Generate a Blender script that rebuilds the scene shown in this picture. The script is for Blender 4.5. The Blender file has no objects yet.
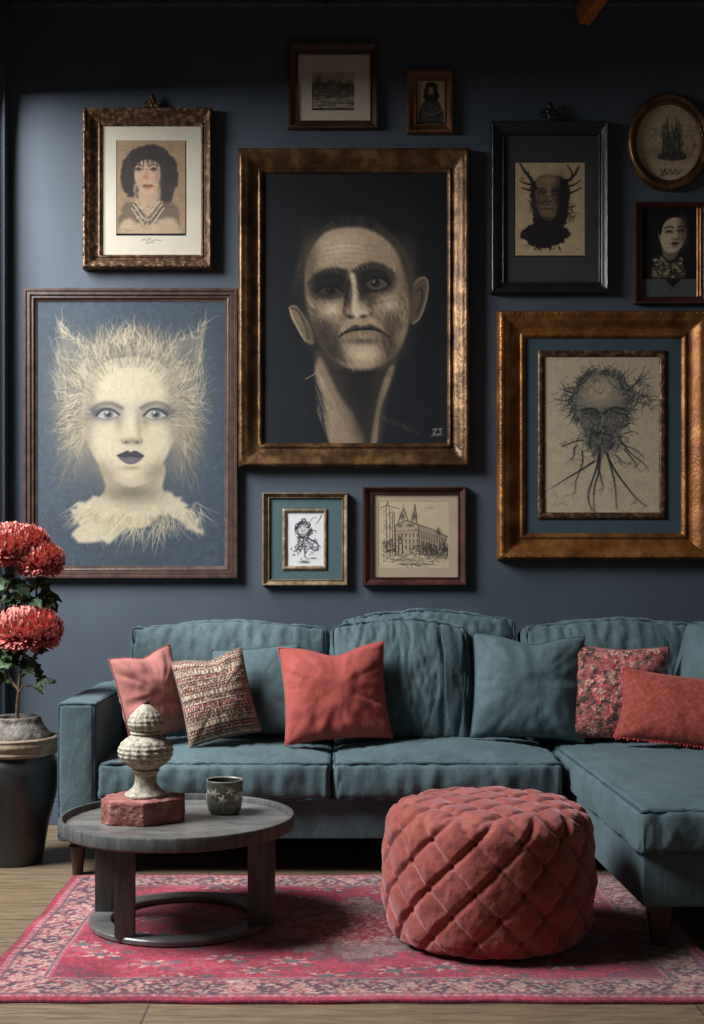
import bpy, bmesh, math, random
import numpy as np
from mathutils import Vector, Matrix, Euler, noise as mnoise

random.seed(7)
RNG = np.random.default_rng(11)
SC = bpy.context.scene
COL = SC.collection
PI = math.pi
F, CX, HY, HC = 1300.0, 352.0, 560.0, 1.22      # focal length and horizon of the photograph, eye height


def at(px, py, Y):
    """world point seen at photo pixel (px, py) at depth Y"""
    return np.array([(px - CX) / F * Y, Y, HC - (py - HY) / F * Y])


def lin(c):
    c = np.clip(np.asarray(c, float) / 255.0, 0, 1)
    return np.where(c <= 0.04045, c / 12.92, ((c + 0.055) / 1.055) ** 2.4)


def rgba(c):
    return tuple(float(v) for v in lin(c)) + (1.0,)


# ------------------------------------------------------------------ materials
def new_mat(name):
    m = bpy.data.materials.new(name)
    m.use_nodes = True
    nt = m.node_tree
    return m, nt, nt.nodes['Principled BSDF']


def ramp_node(nt, stops):
    r = nt.nodes.new('ShaderNodeValToRGB')
    el = r.color_ramp.elements
    while len(el) > 1:
        el.remove(el[-1])
    el[0].position = stops[0][0]
    el[0].color = rgba(stops[0][1])
    for p, c in stops[1:]:
        e = el.new(p)
        e.color = rgba(c)
    return r


def noise_node(nt, scale, detail=4, rough=0.55, vec=None, dist=0.0):
    n = nt.nodes.new('ShaderNodeTexNoise')
    n.inputs['Scale'].default_value = scale
    n.inputs['Detail'].default_value = detail
    n.inputs['Roughness'].default_value = rough
    n.inputs['Distortion'].default_value = dist
    if vec is not None:
        nt.links.new(vec, n.inputs['Vector'])
    return n


def mapped(nt, scale=(1, 1, 1), rot=(0, 0, 0)):
    tc = nt.nodes.new('ShaderNodeTexCoord')
    mp = nt.nodes.new('ShaderNodeMapping')
    mp.inputs['Scale'].default_value = scale
    mp.inputs['Rotation'].default_value = rot
    nt.links.new(tc.outputs['Object'], mp.inputs['Vector'])
    return mp.outputs['Vector']


def bump(nt, bsdf, height, strength=0.3, dist=0.01):
    b = nt.nodes.new('ShaderNodeBump')
    b.inputs['Strength'].default_value = strength
    b.inputs['Distance'].default_value = dist
    nt.links.new(height, b.inputs['Height'])
    nt.links.new(b.outputs['Normal'], bsdf.inputs['Normal'])
    return b


def mottled(name, stops, scale=6, detail=5, rough=0.7, metal=0.0, bstr=0.25, bscale=None, bdist=0.004,
            stretch=(1, 1, 1), sheen=0.0, sheen_tint=(255, 255, 255), spec=0.4, dist=0.0, bstretch=None):
    m, nt, b = new_mat(name)
    v = mapped(nt, stretch)
    n = noise_node(nt, scale, detail, 0.6, v, dist)
    r = ramp_node(nt, stops)
    nt.links.new(n.outputs['Fac'], r.inputs['Fac'])
    nt.links.new(r.outputs['Color'], b.inputs['Base Color'])
    b.inputs['Roughness'].default_value = rough
    b.inputs['Metallic'].default_value = metal
    b.inputs['Specular IOR Level'].default_value = spec
    if sheen:
        b.inputs['Sheen Weight'].default_value = sheen
        b.inputs['Sheen Roughness'].default_value = 0.4
        b.inputs['Sheen Tint'].default_value = rgba(sheen_tint)
    if bstr:
        n2 = noise_node(nt, bscale or scale * 3, 4, 0.6, mapped(nt, bstretch) if bstretch else v)
        bump(nt, b, n2.outputs['Fac'], bstr, bdist)
    return m


def attr_mat(name, rough=0.8, spec=0.3, sheen=0.0, bscale=0, bstr=0.0, bdist=0.002, coat=0.0):
    m, nt, b = new_mat(name)
    a = nt.nodes.new('ShaderNodeAttribute')
    a.attribute_name = 'Col'
    nt.links.new(a.outputs['Color'], b.inputs['Base Color'])
    b.inputs['Roughness'].default_value = rough
    b.inputs['Specular IOR Level'].default_value = spec
    b.inputs['Sheen Weight'].default_value = sheen
    b.inputs['Coat Weight'].default_value = coat
    b.inputs['Coat Roughness'].default_value = 0.25
    if bstr:
        n = noise_node(nt, bscale, 3, 0.6, mapped(nt))
        bump(nt, b, n.outputs['Fac'], bstr, bdist)
    return m


# ------------------------------------------------------------------ mesh helpers
WL = {}


def world_loc(o):
    return np.array(WL.get(o.name, (0, 0, 0))) if o is not None else np.zeros(3)


def tag(o, label=None, cat=None, group=None, kind=None):
    if label:
        o['label'] = label
    if cat:
        o['category'] = cat
    if group:
        o['group'] = group
    if kind:
        o['kind'] = kind
    return o


def thing(name, loc, label, cat, group=None):
    o = bpy.data.objects.new(name, None)
    COL.objects.link(o)
    o.empty_display_size = 0.1
    o.location = tuple(float(v) for v in loc)
    WL[o.name] = tuple(float(v) for v in loc)
    return tag(o, label, cat, group)


def add(name, vf, mat, parent=None, smooth=True, loc=None, col=None, kind=None, label=None):
    """one mesh object from world-space verts; its origin sits at loc (or its parent's origin)"""
    verts, faces = vf
    verts = np.asarray(verts, float).reshape(-1, 3)
    if loc is None:
        loc = world_loc(parent) if parent is not None else np.zeros(3)
    loc = np.asarray(loc, float)
    me = bpy.data.meshes.new(name)
    me.from_pydata((verts - loc).tolist(), [], [tuple(int(i) for i in f) for f in faces])
    if col is not None:
        ca = me.color_attributes.new('Col', 'FLOAT_COLOR', 'POINT')
        c4 = np.ones((len(verts), 4), np.float32)
        c4[:, :3] = col
        ca.data.foreach_set('color', c4.ravel())
    if smooth is True:
        me.polygons.foreach_set('use_smooth', [True] * len(me.polygons))
    me.materials.append(mat)
    me.update()
    o = bpy.data.objects.new(name, me)
    COL.objects.link(o)
    if smooth == 'auto':
        me.polygons.foreach_set('use_smooth', [True] * len(me.polygons))
        me.set_sharp_from_angle(angle=math.radians(38))
    if parent is not None:
        o.parent = parent
        o.location = tuple(loc - world_loc(parent))
    else:
        o.location = tuple(loc)
    WL[o.name] = tuple(loc)
    if kind:
        o['kind'] = kind
    if label:
        o['label'] = label
    return o


def join(parts):
    V, Fc, off = [], [], 0
    for v, f in parts:
        v = np.asarray(v, float).reshape(-1, 3)
        V.append(v)
        Fc += [tuple(i + off for i in q) for q in f]
        off += len(v)
    return np.vstack(V), Fc


def grid_faces(nu, nv, wrap_u=False, wrap_v=False):
    """verts indexed i*nv + j"""
    f = []
    for i in range(nu if wrap_u else nu - 1):
        for j in range(nv if wrap_v else nv - 1):
            a, b = i, (i + 1) % nu
            c, d = j, (j + 1) % nv
            f.append((a * nv + c, b * nv + c, b * nv + d, a * nv + d))
    return f


def box(x0, x1, y0, y1, z0, z1, bev=0.0, seg=2):
    bm = bmesh.new()
    bmesh.ops.create_cube(bm, size=1)
    for v in bm.verts:
        v.co = Vector(((x0 + x1) / 2 + v.co.x * (x1 - x0), (y0 + y1) / 2 + v.co.y * (y1 - y0), (z0 + z1) / 2 + v.co.z * (z1 - z0)))
    if bev:
        bmesh.ops.bevel(bm, geom=bm.edges[:] + bm.verts[:], offset=bev, segments=seg, profile=0.6, affect='EDGES')
    return from_bm(bm)


def from_bm(bm):
    bm.verts.index_update()
    v = np.array([tuple(x.co) for x in bm.verts])
    f = [tuple(x.index for x in q.verts) for q in bm.faces]
    bm.free()
    return v, f


def prism(poly, z0, z1, bev=0.0, seg=2):
    bm = bmesh.new()
    vs = [bm.verts.new((p[0], p[1], z0)) for p in poly]
    f = bm.faces.new(vs)
    bmesh.ops.recalc_face_normals(bm, faces=[f])
    r = bmesh.ops.extrude_face_region(bm, geom=[f])
    for e in r['geom']:
        if isinstance(e, bmesh.types.BMVert):
            e.co.z = z1
    bmesh.ops.recalc_face_normals(bm, faces=bm.faces[:])
    if bev:
        bmesh.ops.bevel(bm, geom=bm.edges[:], offset=bev, segments=seg, profile=0.6, affect='EDGES')
    return from_bm(bm)


def tube(pts, r, n=8, closed=False):
    pts = np.asarray(pts, float)
    m = len(pts)
    rr = np.full(m, r) if np.isscalar(r) else np.asarray(r, float)
    if closed:
        tan = np.roll(pts, -1, 0) - np.roll(pts, 1, 0)
    else:
        tan = np.gradient(pts, axis=0)
    tan /= np.linalg.norm(tan, axis=1)[:, None] + 1e-12
    up = np.array([0.13, 0.21, 0.97])
    V = []
    prev = None
    for k in range(m):
        t = tan[k]
        if prev is None:
            s = np.cross(t, up)
            if np.linalg.norm(s) < 0.1:
                s = np.cross(t, np.array([1.0, 0, 0]))
        else:
            s = prev - t * np.dot(prev, t)
        s /= np.linalg.norm(s) + 1e-12
        prev = s
        b = np.cross(t, s)
        for a in range(n):
            an = 2 * PI * a / n
            V.append(pts[k] + rr[k] * (math.cos(an) * s + math.sin(an) * b))
    f = grid_faces(m, n, closed, True)
    if not closed:
        f.append(tuple(range(n))[::-1])
        f.append(tuple((m - 1) * n + a for a in range(n)))
    return np.array(V), f


def lathe(prof, c, n=64, cap0=True, cap1=True, fn=None):
    """profile [(r, z)] about the vertical through c; fn(theta, r, z) -> r"""
    V = []
    for (r, z) in prof:
        for a in range(n):
            th = 2 * PI * a / n
            rr = fn(th, r, z) if fn else r
            V.append((c[0] + rr * math.cos(th), c[1] + rr * math.sin(th), c[2] + z))
    m = len(prof)
    f = [tuple(reversed(q)) for q in grid_faces(m, n, False, True)]
    if cap0:
        f.append(tuple(range(n))[::-1] if prof[0][1] <= prof[-1][1] else tuple(range(n)))
    if cap1:
        f.append(tuple((m - 1) * n + a for a in range(n)))
    return np.array(V), f


def smooth_prof(pts, sub=6):
    """catmull-rom through profile points"""
    p = np.asarray(pts, float)
    p = np.vstack([2 * p[0] - p[1], p, 2 * p[-1] - p[-2]])
    out = []
    for i in range(1, len(p) - 2):
        for t in np.linspace(0, 1, sub, endpoint=False):
            a, b, c, d = p[i - 1], p[i], p[i + 1], p[i + 2]
            out.append(0.5 * ((2 * b) + (c - a) * t + (2 * a - 5 * b + 4 * c - d) * t * t + (3 * b - a - 3 * c + d) * t ** 3))
    out.append(p[-2])
    return np.array(out)


def rotmat(yaw=0, pitch=0, roll=0):
    """roll about the depth axis first, then pitch (lean back about X), then yaw about Z; degrees"""
    R = Euler((math.radians(pitch), 0, 0)).to_matrix()
    Ry = Matrix.Rotation(math.radians(roll), 3, 'Y')
    Rz = Matrix.Rotation(math.radians(yaw), 3, 'Z')
    return np.array(Rz @ R @ Ry)


def fbm(p, scale, oct=3):
    return mnoise.fractal(Vector((p[0] * scale, p[1] * scale, p[2] * scale)), 0.8, 2.0, oct)


def axis_samples(h, r, ncore, nedge=5):
    """coordinates -1..1 with extra samples where an edge of radius r rounds off"""
    k = (h - r) / h
    core = np.linspace(-k, k, ncore)
    ang = np.tan(np.linspace(0, PI / 4, nedge + 1)[1:])
    e = k + (1 - k) * ang
    return np.concatenate([-e[::-1], core, e])


class SoftBox:
    """upholstered box cushion: rounded, puffed faces, slight creases; __call__ maps unit-cube points to local metres"""
    def __init__(s, sx, sy, sz, r=0.03, puff=(0.01, 0.01, 0.03), seed=0, wr=0.004, wscale=7, post=None):
        s.h = np.array([sx, sy, sz]) / 2
        s.r, s.puff, s.seed, s.wr, s.ws, s.post = r, puff, seed, wr, wscale, post

    def __call__(s, P):
        P = np.asarray(P, float)
        q = P * s.h
        core = np.clip(q, -(s.h - s.r), s.h - s.r)
        d = q - core
        L = np.linalg.norm(d, axis=1)[:, None]
        pos = core + np.where(L > 1e-9, d / np.maximum(L, 1e-9) * s.r, 0)
        for k in range(3):
            i, j = [(1, 2), (0, 2), (0, 1)][k]
            w = (1 - np.abs(P[:, i]) ** 2.4) * (1 - np.abs(P[:, j]) ** 2.4)
            pos[:, k] += np.sign(P[:, k]) * np.abs(P[:, k]) ** 3 * s.puff[k] * w
        if s.wr:
            for n in range(len(pos)):
                p = pos[n]
                a = fbm((p[0] + s.seed * 3.1, p[1], p[2] * 0.6 + s.seed), s.ws)
                b = fbm((p[0] * 2.2 + s.seed, p[1] * .8 + 9, p[2] * .7), s.ws * 1.3)
                b = (1 - min(1, abs(b) * 3.2)) ** 2
                e = max(abs(P[n, 0]), abs(P[n, 1]), abs(P[n, 2]))
                pos[n] += np.sign(P[n]) * (np.abs(P[n]) > 0.98 * e) * (a * s.wr - b * s.wr * 0.9)
        if s.post:
            pos = s.post(pos, P)
        return pos

    def mesh(s, n=(24, 24, 6)):
        ax = [axis_samples(s.h[k], s.r, n[k]) for k in range(3)]
        parts = []
        for k in range(3):
            i, j = [(1, 2), (2, 0), (0, 1)][k]
            A, B = np.meshgrid(ax[i], ax[j], indexing='ij')
            for sg in (-1, 1):
                P = np.zeros((A.size, 3))
                P[:, i], P[:, j], P[:, k] = A.ravel(), B.ravel(), sg
                f = grid_faces(len(ax[i]), len(ax[j]))
                if sg < 0:
                    f = [tuple(reversed(q)) for q in f]
                parts.append((P, f))
        P, f = join(parts)
        key = np.round(P, 5)
        u, idx, inv = np.unique(key, axis=0, return_index=True, return_inverse=True)
        inv = inv.ravel()
        f = [tuple(inv[i] for i in q) for q in f]
        return s(P[idx]), f

    def ring(s, axis, sign, n=40):
        """perimeter of one face, on the rounded edge"""
        i, j = [(1, 2), (0, 2), (0, 1)][axis]
        t = np.linspace(-1, 1, n, endpoint=False)
        pts = []
        for (a, b) in [(t, -1 + 0 * t), (1 + 0 * t, t), (-t, 1 + 0 * t), (-1 + 0 * t, -t)]:
            P = np.zeros((n, 3))
            P[:, i], P[:, j], P[:, axis] = a, b, sign
            pts.append(P)
        return s(np.vstack(pts))


def place(vf, R, t):
    v, f = vf
    return np.asarray(v) @ np.asarray(R).T + np.asarray(t), f

# light settings
KEY, KEYLOC, AMB, EXPO = 590, (-3.4, 3.8, 4.35), .06, 0.22
# ------------------------------------------------------------------ drawn artworks (vertex colours computed stroke by stroke)
def smooth_closed(pts, sub=6):
    p = np.asarray(pts, float)
    n = len(p)
    out = []
    for i in range(n):
        a, b, c, d = p[i - 1], p[i], p[(i + 1) % n], p[(i + 2) % n]
        for t in np.linspace(0, 1, sub, endpoint=False):
            out.append(0.5 * ((2 * b) + (c - a) * t + (2 * a - 5 * b + 4 * c - d) * t * t + (3 * b - a - 3 * c + d) * t ** 3))
    return np.array(out)


def value_noise(h, w, cell, rng):
    gh, gw = int(h / cell) + 3, int(w / cell) + 3
    g = rng.random((gh, gw))
    y = np.arange(h) / cell
    x = np.arange(w) / cell
    yi, xi = y.astype(int), x.astype(int)
    fy, fx = (y - yi)[:, None], (x - xi)[None, :]
    fy, fx = fy * fy * (3 - 2 * fy), fx * fx * (3 - 2 * fx)
    a = g[yi][:, xi]
    b = g[yi][:, xi + 1]
    c = g[yi + 1][:, xi]
    d = g[yi + 1][:, xi + 1]
    return (a * (1 - fx) + b * fx) * (1 - fy) + (c * (1 - fx) + d * fx) * fy


class Art:
    """a picture drawn in its own plane; coordinates as measured on the picture (ox, oy, sc give its place on the wall)"""
    def __init__(s, ox, oy, sc, x0, y0, x1, y1, bg, res=1.6, seed=1):
        s.ox, s.oy, s.sc = ox, oy, sc
        s.r = (x0, y0, x1, y1)
        s.W, s.H = max(8, int((x1 - x0) / sc * res)), max(8, int((y1 - y0) / sc * res))
        s.xs = x0 + (np.arange(s.W) + 0.5) / s.W * (x1 - x0)
        s.ys = y0 + (np.arange(s.H) + 0.5) / s.H * (y1 - y0)
        s.buf = np.zeros((s.H, s.W, 3)) + np.asarray(bg, float)
        s.px = sc / res
        s.rng = np.random.default_rng(seed)

    def win(s, x0, y0, x1, y1):
        i0, i1 = np.searchsorted(s.xs, [x0, x1])
        j0, j1 = np.searchsorted(s.ys, [y0, y1])
        if i1 <= i0 or j1 <= j0:
            return None
        X, Y = np.meshgrid(s.xs[i0:i1], s.ys[j0:j1])
        return slice(j0, j1), slice(i0, i1), X, Y

    def mix(s, sj, si, m, col):
        b = s.buf[sj, si]
        s.buf[sj, si] = b + (np.asarray(col, float) - b) * m[..., None]

    def poly(s, pts, col, alpha=1.0, feather=3.0, smooth=True, rough=0.0):
        p = smooth_closed(pts) if smooth else np.asarray(pts, float)
        if rough:
            p = p + s.rng.normal(0, rough, p.shape)
        lo, hi = p.min(0) - feather, p.max(0) + feather
        w = s.win(lo[0], lo[1], hi[0], hi[1])
        if w is None:
            return
        sj, si, X, Y = w
        ins = np.zeros(X.shape, bool)
        D = np.full(X.shape, 1e9)
        n = len(p)
        for k in range(n):
            a, b = p[k], p[(k + 1) % n]
            c = ((a[1] > Y) != (b[1] > Y))
            if b[1] != a[1]:
                ins ^= c & (X < (b[0] - a[0]) * (Y - a[1]) / (b[1] - a[1]) + a[0])
            d = b - a
            t = np.clip(((X - a[0]) * d[0] + (Y - a[1]) * d[1]) / (d @ d + 1e-9), 0, 1)
            D = np.minimum(D, np.hypot(X - a[0] - t * d[0], Y - a[1] - t * d[1]))
        sd = np.where(ins, D, -D)
        s.mix(sj, si, np.clip(sd / max(feather, s.px) + 0.5, 0, 1) * alpha, col)

    def blob(s, cx, cy, rx, ry, col, alpha=0.6, rot=0.0, p=2.0):
        R = max(rx, ry) * 2.4
        w = s.win(cx - R, cy - R, cx + R, cy + R)
        if w is None:
            return
        sj, si, X, Y = w
        c, n = math.cos(math.radians(rot)), math.sin(math.radians(rot))
        u = ((X - cx) * c + (Y - cy) * n) / rx
        v = (-(X - cx) * n + (Y - cy) * c) / ry
        s.mix(sj, si, np.exp(-(u * u + v * v) ** (p / 2)) * alpha, col)

    def stroke(s, pts, col, w=3.0, alpha=1.0, taper=(1, 1), curve=True, soft=0.6):
        p = np.asarray(pts, float)
        if curve and len(p) > 2:
            p = smooth_prof(p, 5)
        W = max(w, s.px * 0.9)
        if w < W:
            alpha = alpha * max(0.35, w / W)
        lo, hi = p.min(0) - W * 1.5, p.max(0) + W * 1.5
        q = s.win(lo[0], lo[1], hi[0], hi[1])
        if q is None:
            return
        sj, si, X, Y = q
        M = np.zeros(X.shape)
        n = len(p) - 1
        for k in range(n):
            a, d = p[k], p[k + 1] - p[k]
            t = np.clip(((X - a[0]) * d[0] + (Y - a[1]) * d[1]) / (d @ d + 1e-9), 0, 1)
            D = np.hypot(X - a[0] - t * d[0], Y - a[1] - t * d[1])
            g = (k + t) / n
            ww = W / 2 * (taper[0] + (taper[1] - taper[0]) * g)
            M = np.maximum(M, np.clip((ww - D) / (W * soft) + 0.5, 0, 1))
        s.mix(sj, si, M * alpha, col)

    def grain(s, amp, cell=1.3, mul=True):
        n = value_noise(s.H, s.W, cell, s.rng) * 0.5 + value_noise(s.H, s.W, cell * 4, s.rng) * 0.5 - 0.5
        if mul:
            s.buf *= (1 + amp * 2 * n)[..., None]
        else:
            s.buf += (amp * n)[..., None]

    def scribble(s, x0, y0, x1, y1, n, col, w, ln, alpha=0.8, ang=None, spread=180):
        for _ in range(n):
            x, y = s.rng.uniform(x0, x1), s.rng.uniform(y0, y1)
            a = math.radians((ang or 0) + s.rng.uniform(-spread, spread))
            L = ln * s.rng.uniform(0.4, 1.2)
            b = a + s.rng.uniform(-0.9, 0.9)
            s.stroke([(x, y), (x + L / 2 * math.cos(a), y + L / 2 * math.sin(a)),
                      (x + L / 2 * math.cos(a) + L / 2 * math.cos(b), y + L / 2 * math.sin(a) + L / 2 * math.sin(b))],
                     col, w, alpha * s.rng.uniform(0.5, 1))

    def mesh(s, Y, wav=0.0):
        x0, y0, x1, y1 = s.r
        X, Yp = np.meshgrid(np.linspace(x0, x1, s.W), np.linspace(y0, y1, s.H), indexing='ij')
        px, py = s.ox + X / s.sc, s.oy + Yp / s.sc
        V = np.stack([(px - CX) / F * Y, np.full(px.shape, Y), HC - (py - HY) / F * Y], -1).reshape(-1, 3)
        col = lin(np.transpose(s.buf, (1, 0, 2)).reshape(-1, 3))
        f = [tuple(reversed(q)) for q in grid_faces(s.W, s.H)]
        return (V, f), col


WALL_Y = 6.0


def art_cat_woman():
    A = Art(0, 270, 2.708, 92, 78, 611, 806, (56, 64, 72), seed=3)
    R = A.rng
    A.blob(120, 500, 220, 420, (72, 82, 92), .6)
    A.blob(560, 500, 120, 420, (66, 78, 92), .6)
    A.blob(350, 90, 300, 70, (62, 74, 88), .5)
    A.grain(.10, 1.6)
    A.scribble(95, 80, 610, 800, 260, (104, 118, 132), 1.6, 26, .35)
    A.scribble(95, 80, 610, 800, 200, (56, 66, 80), 1.6, 26, .4)
    cream = np.array((182, 168, 142.))
    hair2 = np.array((112, 108, 98.))
    # soft mass of hair behind the head
    for (x, y, rx, ry, a) in [(200, 330, 62, 130, .75), (508, 330, 56, 120, .72), (350, 212, 130, 46, .65), (208, 450, 50, 100, .5), (515, 460, 42, 90, .45)]:
        A.blob(x, y, rx, ry, hair2, a)
    # ears of hair
    A.poly([(160, 148), (176, 170), (230, 205), (262, 262), (215, 300), (178, 290), (170, 230)], hair2, .85, 14)
    A.poly([(552, 150), (535, 180), (470, 195), (440, 250), (490, 300), (530, 285), (545, 220)], hair2, .85, 14)
    A.blob(215, 240, 22, 30, (84, 88, 92), .5, -30)
    A.blob(498, 232, 20, 28, (84, 88, 92), .5, 30)

    def lock(x, y, ang, L, bend, w, c, a, wave=0.0):
        an = math.radians(ang)
        pts, n = [(x, y)], 6
        ph = R.uniform(0, 6.3)
        for k in range(1, n + 1):
            a2 = an + math.radians(bend) * k / n + wave * math.sin(ph + k * 1.3)
            pts.append((pts[-1][0] + L / n * math.cos(a2), pts[-1][1] + L / n * math.sin(a2)))
        A.stroke(pts, c, w, a, (1, .2))
    cx, cy = 352, 400
    for layer in range(3):
        for _ in range((520, 560, 430)[layer]):
            th = R.uniform(-205, 25)
            t = math.radians(th)
            q = R.uniform(.95, 1.3)
            x, y = cx + 130 * q * math.cos(t), cy - 6 + 166 * q * math.sin(t)
            out = math.degrees(math.atan2(166 * math.sin(t), 130 * math.cos(t)))
            side = 1 if x > cx else -1
            L = R.uniform(26, 74)
            if -165 < th < -118 or -62 < th < -15:
                L *= 1.15
            tang = out + side * R.uniform(10, 75)           # hair swept back along the head
            if y < 330:
                tang = out - side * R.uniform(-25, 40)
            tone = [(.38, .62), (.6, .85), (.85, 1.08)][layer]
            c = cream * R.uniform(*tone)
            lock(x, y, tang, L, side * R.uniform(-50, 30), R.uniform(1.6, 4.2), c, R.uniform(.35, .85), .35)
    for _ in range(230):                              # long loose hair falling at both sides
        sd = R.choice([-1, 1])
        x, y = 352 + sd * R.uniform(118, 178), R.uniform(380, 540)
        lock(x, y, 90 - sd * R.uniform(-4, 34), R.uniform(50, 120), -sd * R.uniform(-25, 22), R.uniform(1, 2.6), cream * R.uniform(.45, .85), R.uniform(.2, .6), .2)
    # ear tufts: outer rim bright, hollow shaded
    for sd, pts in ((-1, [(166, 150), (186, 180), (228, 208), (250, 236)]), (1, [(548, 152), (528, 178), (476, 196), (452, 232)])):
        for _ in range(70):
            t = R.uniform(0, 1)
            q = smooth_prof(pts, 8)
            k = int(t * (len(q) - 1))
            x, y = q[k] + R.normal(0, 5, 2)
            lock(x, y, -90 - sd * -1 * R.uniform(-10, 60) + R.normal(0, 20), R.uniform(16, 46) * (1.2 - t * .6), R.uniform(-40, 40), 2.4, cream * R.uniform(.7, 1.06), R.uniform(.4, .9), .3)
        ox = 352 + sd * 196
        for _ in range(60):
            y = R.uniform(190, 330)
            lock(ox + sd * -1 * abs(R.normal(0, 16)), y + 30, -95 + sd * R.uniform(0, 24), R.uniform(25, 70), sd * R.uniform(-15, 30), 2.2, cream * R.uniform(.7, 1.05), R.uniform(.3, .85), .25)
    for (x, y) in [(214, 246), (222, 226), (494, 240), (486, 222)]:
        A.scribble(x - 20, y - 18, x + 20, y + 22, 14, (92, 92, 92), 2.4, 16, .5)
    # neck and feather collar
    A.poly([(282, 520), (286, 590), (262, 640), (340, 680), (440, 640), (458, 610), (440, 590), (436, 520)], (172, 158, 132), 1, 8)
    A.poly([(205, 640), (280, 606), (330, 645), (400, 648), (448, 600), (492, 622), (520, 660), (548, 718), (500, 690), (448, 664), (400, 690), (345, 705), (282, 738), (196, 722), (215, 690), (198, 668)], cream * .98, 1, 9, rough=4)
    for _ in range(340):
        t = R.uniform(0, 1)
        x = 205 + 340 * t
        y = 640 + 40 * math.sin(t * PI) + R.uniform(-20, 30)
        an = 100 + (t - .5) * -90
        lock(x, y, an + R.normal(0, 18), R.uniform(25, 75), R.uniform(-20, 20), 2.2, cream * R.uniform(.72, 1.08), R.uniform(.3, .9))
    for _ in range(90):
        x = R.uniform(250, 460)
        y = 655 + 25 * math.sin((x - 250) / 210 * PI) + R.normal(0, 10)
        A.stroke([(x, y), (x + R.normal(0, 10), y + R.uniform(8, 22))], (150, 132, 100), 2, .5)
    for _ in range(26):
        lock(350 + R.normal(0, 30), 735, 95 + R.normal(0, 25), R.uniform(20, 70), 10, 1.6, hair2 * .8, .4)
    A.blob(355, 600, 85, 30, (92, 84, 70), .8)
    # face
    face = [(350, 236), (292, 246), (246, 282), (226, 335), (222, 400), (236, 462), (262, 520), (300, 562), (350, 586), (398, 574), (434, 534), (462, 482), (480, 430), (486, 370), (477, 312), (448, 264), (402, 240)]
    A.poly(face, cream, 1, 7)
    A.blob(246, 330, 18, 70, (112, 104, 90), .65, 8)
    A.blob(466, 330, 18, 80, (110, 102, 88), .7, -8)
    A.blob(350, 252, 90, 16, (120, 112, 96), .25)
    A.blob(322, 408, 12, 26, (128, 116, 98), .6)
    A.blob(392, 408, 12, 26, (122, 110, 92), .65)
    A.poly([(228, 420), (222, 440), (232, 458), (244, 452)], cream * .95, 1, 4)
    A.poly([(478, 418), (486, 438), (474, 458), (464, 446)], cream * .9, 1, 4)
    A.blob(345, 320, 90, 60, (190, 177, 152), .6)
    A.blob(236, 440, 22, 90, (136, 124, 104), .75)
    A.blob(476, 430, 24, 100, (132, 120, 100), .8)
    A.blob(285, 545, 45, 22, (128, 116, 96), .75, 40)
    A.blob(420, 545, 45, 24, (122, 110, 92), .8, -40)
    A.blob(350, 580, 60, 12, (150, 136, 110), .5)
    A.blob(285, 460, 34, 30, (188, 173, 147), .6)
    A.blob(425, 460, 30, 30, (184, 170, 143), .6)
    # eyes
    for (ex, ey, sd) in [(292, 391, -1), (420, 391, 1)]:
        A.blob(ex + sd * 8, ey - 4, 44, 22, (78, 78, 80), .85, sd * 6)
        A.blob(ex + sd * 26, ey - 6, 22, 14, (52, 54, 60), .6)
        A.poly([(ex - 29, ey + 3), (ex - 12, ey - 11), (ex + 10, ey - 11), (ex + 29, ey + 2), (ex + 10, ey + 13), (ex - 12, ey + 13)], (160, 154, 140), .95, 3)
        A.blob(ex + 2, ey, 13, 12.5, (84, 86, 86), 1, 0, 6)
        A.blob(ex + 2, ey, 6, 6, (32, 34, 40), 1, 0, 4)
        A.blob(ex - 2, ey - 5, 3.4, 3, (235, 235, 225), .9)
        A.stroke([(ex - 31, ey + 4), (ex - 14, ey - 12), (ex + 9, ey - 13), (ex + 31, ey + 1)], (44, 46, 54), 5.5, .95)
        A.stroke([(ex - 26, ey + 8), (ex, ey + 15), (ex + 26, ey + 6)], (90, 88, 88), 2.5, .7)
        A.stroke([(ex - 34, ey - 12), (ex - 12, ey - 25), (ex + 12, ey - 26), (ex + 34, ey - 14)], (128, 120, 108), 3, .6)
    A.stroke([(248, 380), (268, 364), (300, 361), (330, 374)], (76, 70, 66), 8, .8, (.5, 1), soft=1.2)
    A.stroke([(382, 374), (410, 361), (440, 362), (468, 382)], (76, 70, 66), 8, .8, (1, .5), soft=1.2)
    # nose
    A.blob(376, 425, 8, 44, (130, 118, 98), .7, -4)
    A.blob(354, 420, 9, 46, (194, 181, 155), .7)
    A.blob(356, 464, 24, 9, (112, 100, 82), .75)
    A.blob(341, 467, 6, 4, (70, 62, 58), .9)
    A.blob(371, 467, 6, 4, (70, 62, 58), .9)
    A.stroke([(330, 458), (332, 468), (342, 470)], (130, 114, 94), 3, .7)
    A.stroke([(384, 456), (383, 468), (372, 470)], (120, 106, 88), 3, .8)
    # lips
    A.poly([(318, 503), (334, 493), (346, 489), (354, 493), (363, 489), (376, 493), (389, 504), (356, 507)], (56, 52, 58), 1, 3)
    A.poly([(320, 504), (356, 506), (387, 505), (374, 520), (356, 526), (336, 521)], (88, 80, 82), 1, 3)
    A.stroke([(318, 503), (340, 505), (356, 503), (372, 506), (389, 504)], (40, 38, 48), 3.4, 1)
    A.blob(356, 536, 26, 6, (120, 106, 86), .7)
    A.blob(355, 516, 12, 4, (116, 108, 108), .5)
    # loose strands over the hairline
    for _ in range(330):
        th = math.radians(R.uniform(-190, 10))
        q = R.uniform(.84, 1.02)
        x, y = cx + 124 * q * math.cos(th), cy + 160 * q * math.sin(th)
        lock(x, y, math.degrees(th) + R.normal(0, 12), R.uniform(30, 70), R.uniform(-30, 30), 1.8, cream * R.uniform(.5, 1.02), .6, .15)
    A.grain(.06, 1.2)
    return A


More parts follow.
